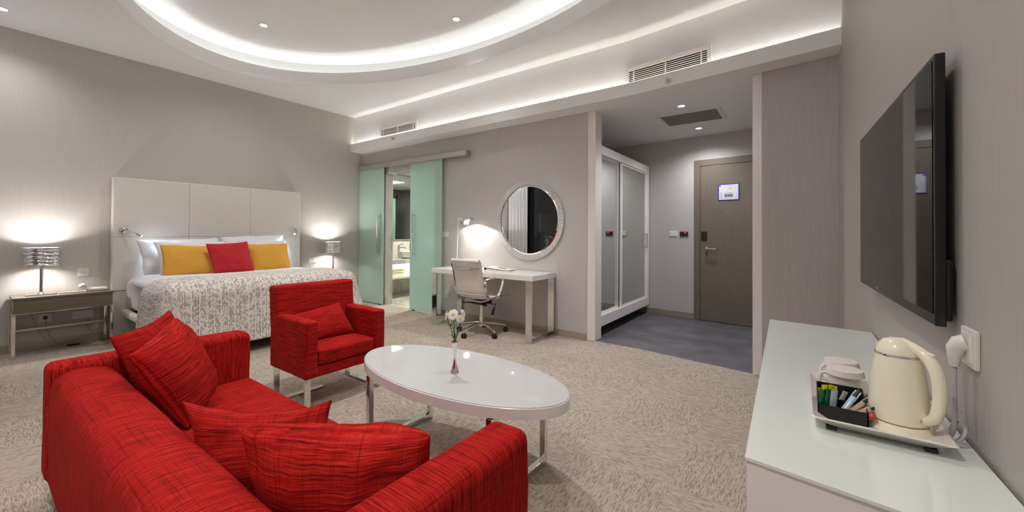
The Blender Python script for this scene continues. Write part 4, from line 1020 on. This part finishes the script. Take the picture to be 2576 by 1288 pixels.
# ------------------------------------------------------------------ sideboard, tray set, television
SBZ = .75
sb = [(-.087, .937), (.325, .87), (tx(2.47)-.012, 2.472), (-.124, 2.523)]
t = thing('sideboard', 'long white sideboard with pale glass top under the television', 'sideboard', (.1, 1.7, 0))
MB().prism([(-.087, .94), (tx(.87)-.012, .885), (tx(2.47)-.012, 2.468), (-.124, 2.52)], .06, SBZ-.008, .002).done('body', 'lacquer', t)
MB().prism([(-.09, .937), (tx(.87)-.008, .879), (tx(2.47)-.008, 2.472), (-.127, 2.523)], SBZ-.008, SBZ, .0012).done('glass_top', 'glass_top', t)
MB().prism([(-.04, 1.0), (.27, .95), (.24, 2.42), (-.08, 2.46)], 0, .06).done('plinth', 'dark', t)
t = thing('tray', 'cream rectangular tray with raised rim on the sideboard', 'tray', (.147, 1.36, SBZ))
def traymesh():
    m = MB(); b = m.bm; L = []
    for ins, z in ((.030, .008), (.0, .030), (.004, .032), (.034, .014), (.05, .013)):
        x0, x1, y0, y1 = .022+ins, .258-ins, 1.155+ins, 1.525-ins; r = .012; ring = []
        for cx, cy, a0 in ((x1-r, y0+r, -90), (x1-r, y1-r, 0), (x0+r, y1-r, 90), (x0+r, y0+r, 180)):
            for k in range(5): a = R(a0+k*22.5); ring.append(b.verts.new((cx+r*math.cos(a), cy+r*math.sin(a), SBZ+z)))
        L.append(ring)
    n = len(L[0])
    for A, B in zip(L, L[1:]):
        for k in range(n): b.faces.new((A[k], A[(k+1) % n], B[(k+1) % n], B[k]))
    b.faces.new(L[0][::-1]); b.faces.new(L[-1]); bmesh.ops.recalc_face_normals(b, faces=b.faces); return m
traymesh().done('dish', 'porcelain', t)
for x in (.060, .222):
    for y in (1.187, 1.49): MB().box(x-.010, y-.006, SBZ, x+.010, y+.008, SBZ+.0085, .001).done('foot', 'black', t)
TF = SBZ+.0135
K = Vector((.183, 1.258, TF)); ka = R(-44)
t = thing('kettle', 'cream electric kettle on the tray by the wall socket', 'kettle', K, ka)
MB().lathe([(.060, 0), (.059, .006), (.054, .016), (.050, .018)], (0, 0, 0), 56).done('power_base', 'cream', t, False)
MB().lathe([(.050, .0195), (.0530, .022), (.0530, .046), (.0526, .051), (.0503, .083), (.0470, .115), (.0430, .147), (.0398, .164)], (0, 0, 0), 56).done('body', 'cream', t, False)
m = MB(); m.lathe([(.0404, .164), (.0408, .166), (.0400, .1685), (.0392, .169)], (0, 0, 0), 56, False); m.done('chrome_ring', 'chrome', t, False)
m = MB(); m.lathe([(.0392, .169), (.038, .176), (.034, .187), (.026, .1965), (.013, .202), (.0, .2035)], (0, 0, 0), 56); m.done('lid', 'cream', t, False)
m = MB(); m.tube([(-.024, 0, .172), (-.037, 0, .175), (-.043, 0, .179)], [.014, .010, .005], 14); m.done('spout', 'cream', t, False)
H = smooth([(.006, 0, .197), (.032, 0, .188), (.056, 0, .175), (.0745, 0, .147), (.0785, 0, .095), (.072, 0, .052), (.057, 0, .037), (.044, 0, .034)], 3)
rr = [0.0085+.0038*math.sin(math.pi*min(1, (i/len(H))*1.15)) for i in range(len(H))]
MB().tube(H, rr, 18).done('handle', 'cream', t, False)
m = MB(); m.sphere((.055, 0, .181), .010, (1.5, .8, .5), 14); m.done('switch', 'cream', t, False)
for p in ((.046, -.0135, .172), (.052, -.012, .036)): MB().sphere(p, .002).done('screw', 'steel', t, False)
# cable and plug of the kettle
wy = 1.283; wx = tx(wy)
t = thing('wall_socket', 'white socket plate on the television wall above the kettle', 'socket', (wx, wy, .958), R(-90+1.3))
MB().box(-.041, -.009, -.041, .041, 0, .041, .003).done('plate', 'white_plastic', t, False)
MB().box(-.031, -.0115, -.031, .031, -.008, .031, .002).done('insert', 'white_plastic', t, False)
t = thing('kettle_plug', 'white angled plug and lilac grey cord in the wall socket above the kettle', 'plug', (wx-.012, 1.315, .955))
m = MB(); m.tube([(wx-.011, 1.287, .966), (wx-.019, 1.288, .963), (wx-.025, 1.289, .952), (wx-.027, 1.289, .930), (wx-.027, 1.289, .912)], [.018, .018, .016, .011, .008], 14); m.done('plug_body', 'white_plastic', t)
def cat(pts, n=8):
    P = []
    for i in range(len(pts)-1):
        p0 = Vector(pts[max(i-1, 0)]); p1 = Vector(pts[i]); p2 = Vector(pts[i+1]); p3 = Vector(pts[min(i+2, len(pts)-1)])
        for k in range(n):
            q = k/n; P.append(.5*((2*p1)+(p2-p0)*q+(2*p0-5*p1+4*p2-p3)*q*q+(3*p1-p0-3*p2+p3)*q**3))
    return P+[Vector(pts[-1])]
MB().tube(cat([(wx-.027, 1.289, .914), (wx-.028, 1.286, .86), (wx-.028, 1.281, .815), (wx-.033, 1.262, .787), (wx-.043, 1.250, .768), (wx-.050, 1.264, .757), (wx-.037, 1.287, .768), (wx-.025, 1.272, .800), (wx-.020, 1.250, .785), (wx-.035, 1.240, .764), (wx-.052, 1.246, .772), (wx-.058, 1.252, TF+.008)]), .0042, 10).done('cord', 'cable', t)
# mugs with paper lids
def mug(x, y, label, ang):
    t = thing('mug', label, 'mug', (x, y, TF), ang, 'covered mugs on the tray')
    MB().lathe([(.022, 0), (.030, .004), (.0335, .03), (.0345, .078), (.032, .078), (.030, .01), (0, .008)], (0, 0, 0), 44).done('cup', 'porcelain', t, False)
    MB().tube(smooth([(-.031, 0, .064), (-.050, 0, .066), (-.056, 0, .045), (-.046, 0, .024), (-.030, 0, .02)], 2), .0045, 10).done('handle', 'porcelain', t, False)
    n = 72; m = MB(); b = m.bm; rows = []
    for r, z, wv in ((.001, .0825, 0), (.030, .082, 0), (.0375, .0805, 0), (.041, .066, .0009)):
        rows.append([b.verts.new(((r+wv*(1 if k % 2 else -1))*math.cos(2*math.pi*k/n), (r+wv*(1 if k % 2 else -1))*math.sin(2*math.pi*k/n), z)) for k in range(n)])
    for A, B in zip(rows, rows[1:]):
        for k in range(n): b.faces.new((A[k], A[(k+1) % n], B[(k+1) % n], B[k]))
    m.done('paper_lid', 'paper', t, False, sharp=30)
mug(.098, 1.382, 'white mug with pleated paper lid directly behind the black caddy', R(10))
mug(.096, 1.468, 'white mug with pleated paper lid at the far end of the tray', R(30))
# sachet caddy
t = thing('sachet_caddy', 'small black two-section caddy of sachets on the tray', 'caddy', (.08, 1.26, TF))
X0, X1, Y0, Y1, z = .036, .127, 1.208, 1.318, TF
h = lambda y: .032+.022*(y-Y0)/(Y1-Y0)
m = MB(); m.box(X0+.006, Y0+.004, z, X1-.004, Y1-.004, z+.003); m.done('base', 'black', t)
m = MB(); b = m.bm
def wallp(p, q):
    (xa, ya), (xb, yb) = p, q
    d = Vector((xb-xa, yb-ya, 0)).normalized(); nn = Vector((-d.y, d.x, 0))*.0022
    pts = [Vector((xa, ya, z)), Vector((xb, yb, z)), Vector((xb, yb, z+h(yb))), Vector((xa, ya, z+h(ya)))]
    A = [b.verts.new(p_) for p_ in pts]; B = [b.verts.new(p_+nn) for p_ in pts]; b.faces.new(A); b.faces.new(B[::-1])
    for k in range(4): b.faces.new((A[k], B[k], B[(k+1) % 4], A[(k+1) % 4]))
for p, q in (((X0, Y0), (X1, Y0)), ((X1, Y0), (X1, Y1)), ((X1, Y1), (X0, Y1)), ((X0, Y1), (X0, Y0))): wallp(p, q)
bmesh.ops.recalc_face_normals(b, faces=b.faces); m.done('side_wall', 'black', t)
MB().box(X0+.002, 1.262, z+.003, X1-.002, 1.264, z+.034).done('divider', 'black', t)
def sachet(c, dirv, wide, L, mat, label, tab=None, th=.004):
    c = Vector(c); d = Vector(dirv).normalized(); s = Vector(wide).normalized(); s = (s-d*s.dot(d)).normalized(); n = d.cross(s)
    t = thing('sachet', label, 'sachet', c, 0, 'sachets in the black caddy')
    W = .015 if tab else .007
    def f(sg): return lambda u, v: c+d*L*v+s*W*(2*u-1)*(1 if .04 < v < .96 else .96)+n*sg*th*max(0, (1-(2*u-1)**2))**.5*max(0, math.sin(math.pi*min(1, max(0, v))))**.5
    m = MB(); m.grid(f(1), 8, 10); m.grid(f(-1), 8, 10); bmesh.ops.remove_doubles(m.bm, verts=m.bm.verts, dist=1e-5); bmesh.ops.recalc_face_normals(m.bm, faces=m.bm.faces); m.done('packet', mat, t, sharp=70)
    if tab:
        e = c+d*L; m = MB(); m.grid(lambda u, v: e+d*(.012*v-.003)+s*W*.55*(2*u-1)+n*.0006, 1, 1); m.grid(lambda u, v: e+d*(.012*v-.003)+s*W*.55*(2*u-1)-n*.0006, 1, 1); m.done('tab', tab, t)
    elif th > .003:
        e = c+d*L; m = MB(); m.cyl(e-d*.017, e+d*.004, .0055, .0035, 10); m.done('twisted_end', 'black', t)
zz = TF+.006
sachet((.047, 1.226, zz), (.05, .10, 1), (.7, .7, 0), .058, 'green', 'green tea sachet with yellow tab at the outer end of the caddy', 'yellowfoil', .003)
sachet((.055, 1.230, zz), (.12, .16, 1), (.6, .8, 0), .059, 'green', 'green tea sachet with yellow tab, middle of the row of three', 'yellowfoil', .003)
sachet((.064, 1.232, zz), (.10, .20, 1), (.5, .85, 0), .057, 'bluefoil', 'pale blue foil sachet with yellow tab beside the green ones', 'yellowfoil', .003)
sachet((.044, 1.285, zz), (.0, .1, 1), (1, .3, 0), .040, 'yellowfoil', 'yellow sachet behind the divider of the black caddy', None, .0025)
sachet((.078, 1.285, zz), (.35, .05, 1), (1, .6, 0), .046, 'stickwhite', 'pale paper sachet behind the divider beside the mug', None, .0025)
sachet((.078, 1.232, zz), (.42, .40, .62), (1, -.3, 0), .075, 'bluefoil', 'silver grey stick sachet leaning highest in the caddy')
sachet((.086, 1.232, zz), (.55, .30, .50), (1, -.3, 0), .072, 'stickbrown', 'brown stick sachet leaning over the caddy rim toward the kettle, upper one')
sachet((.090, 1.222, zz), (.60, .12, .42), (1, -.3, 0), .070, 'stickbrown', 'brown stick sachet leaning lowest over the caddy rim')
sachet((.100, 1.250, zz), (.40, .35, .45), (1, -.3, 0), .066, 'black', 'black stick sachet lying among the brown ones in the caddy')
sachet((.112, 1.216, zz+.012), (.7, -.05, .25), (1, -.3, 0), .030, 'redfoil', 'red sachet tip poking over the caddy rim beside the kettle', None, .0028)
# television
ta = Vector((.168-.21, 1.80-1.08, 0)); TVang = math.atan2(ta.y, ta.x)-math.pi
yn, yf = 1.358, 2.425; p_n, p_f = Vector((.262, yn, 0)), Vector((.2285, yf, 0)); TW = (p_f-p_n).length
TVang = math.atan2(p_n.y-p_f.y, p_n.x-p_f.x); z0, z1 = .984, 1.635
t = thing('television', 'black flat television mounted on the wall above the sideboard', 'television', (p_f.x, p_f.y, z0), TVang)
Hh = z1-z0            # local x from the far end to the near end; screen faces local -y
m = MB(); m.box(0, 0, 0, TW, .020, Hh, .003); m.done('bezel', 'blackgloss', t, False)
MB().box(.012, -.0012, .028, TW-.012, .004, Hh-.013).done('screen', 'screen', t, False)
m = MB(); m.box(.10, .019, .012, TW-.006, .032, .16, .005); m.box(.06, .019, .15, TW-.03, .026, Hh-.05, .003); m.done('rear_housing', 'black', t, False)
m = MB(); m.box(.40, .025, .25, .66, .044, .45); m.done('wall_bracket', 'black', t, False)
m = MB()
for x in (.366, .379, .392): m.box(x, -.0016, .009, x+.009, 0, .020)
m.done('badge', 'steel', t, False)
print('built', len(bpy.data.objects))
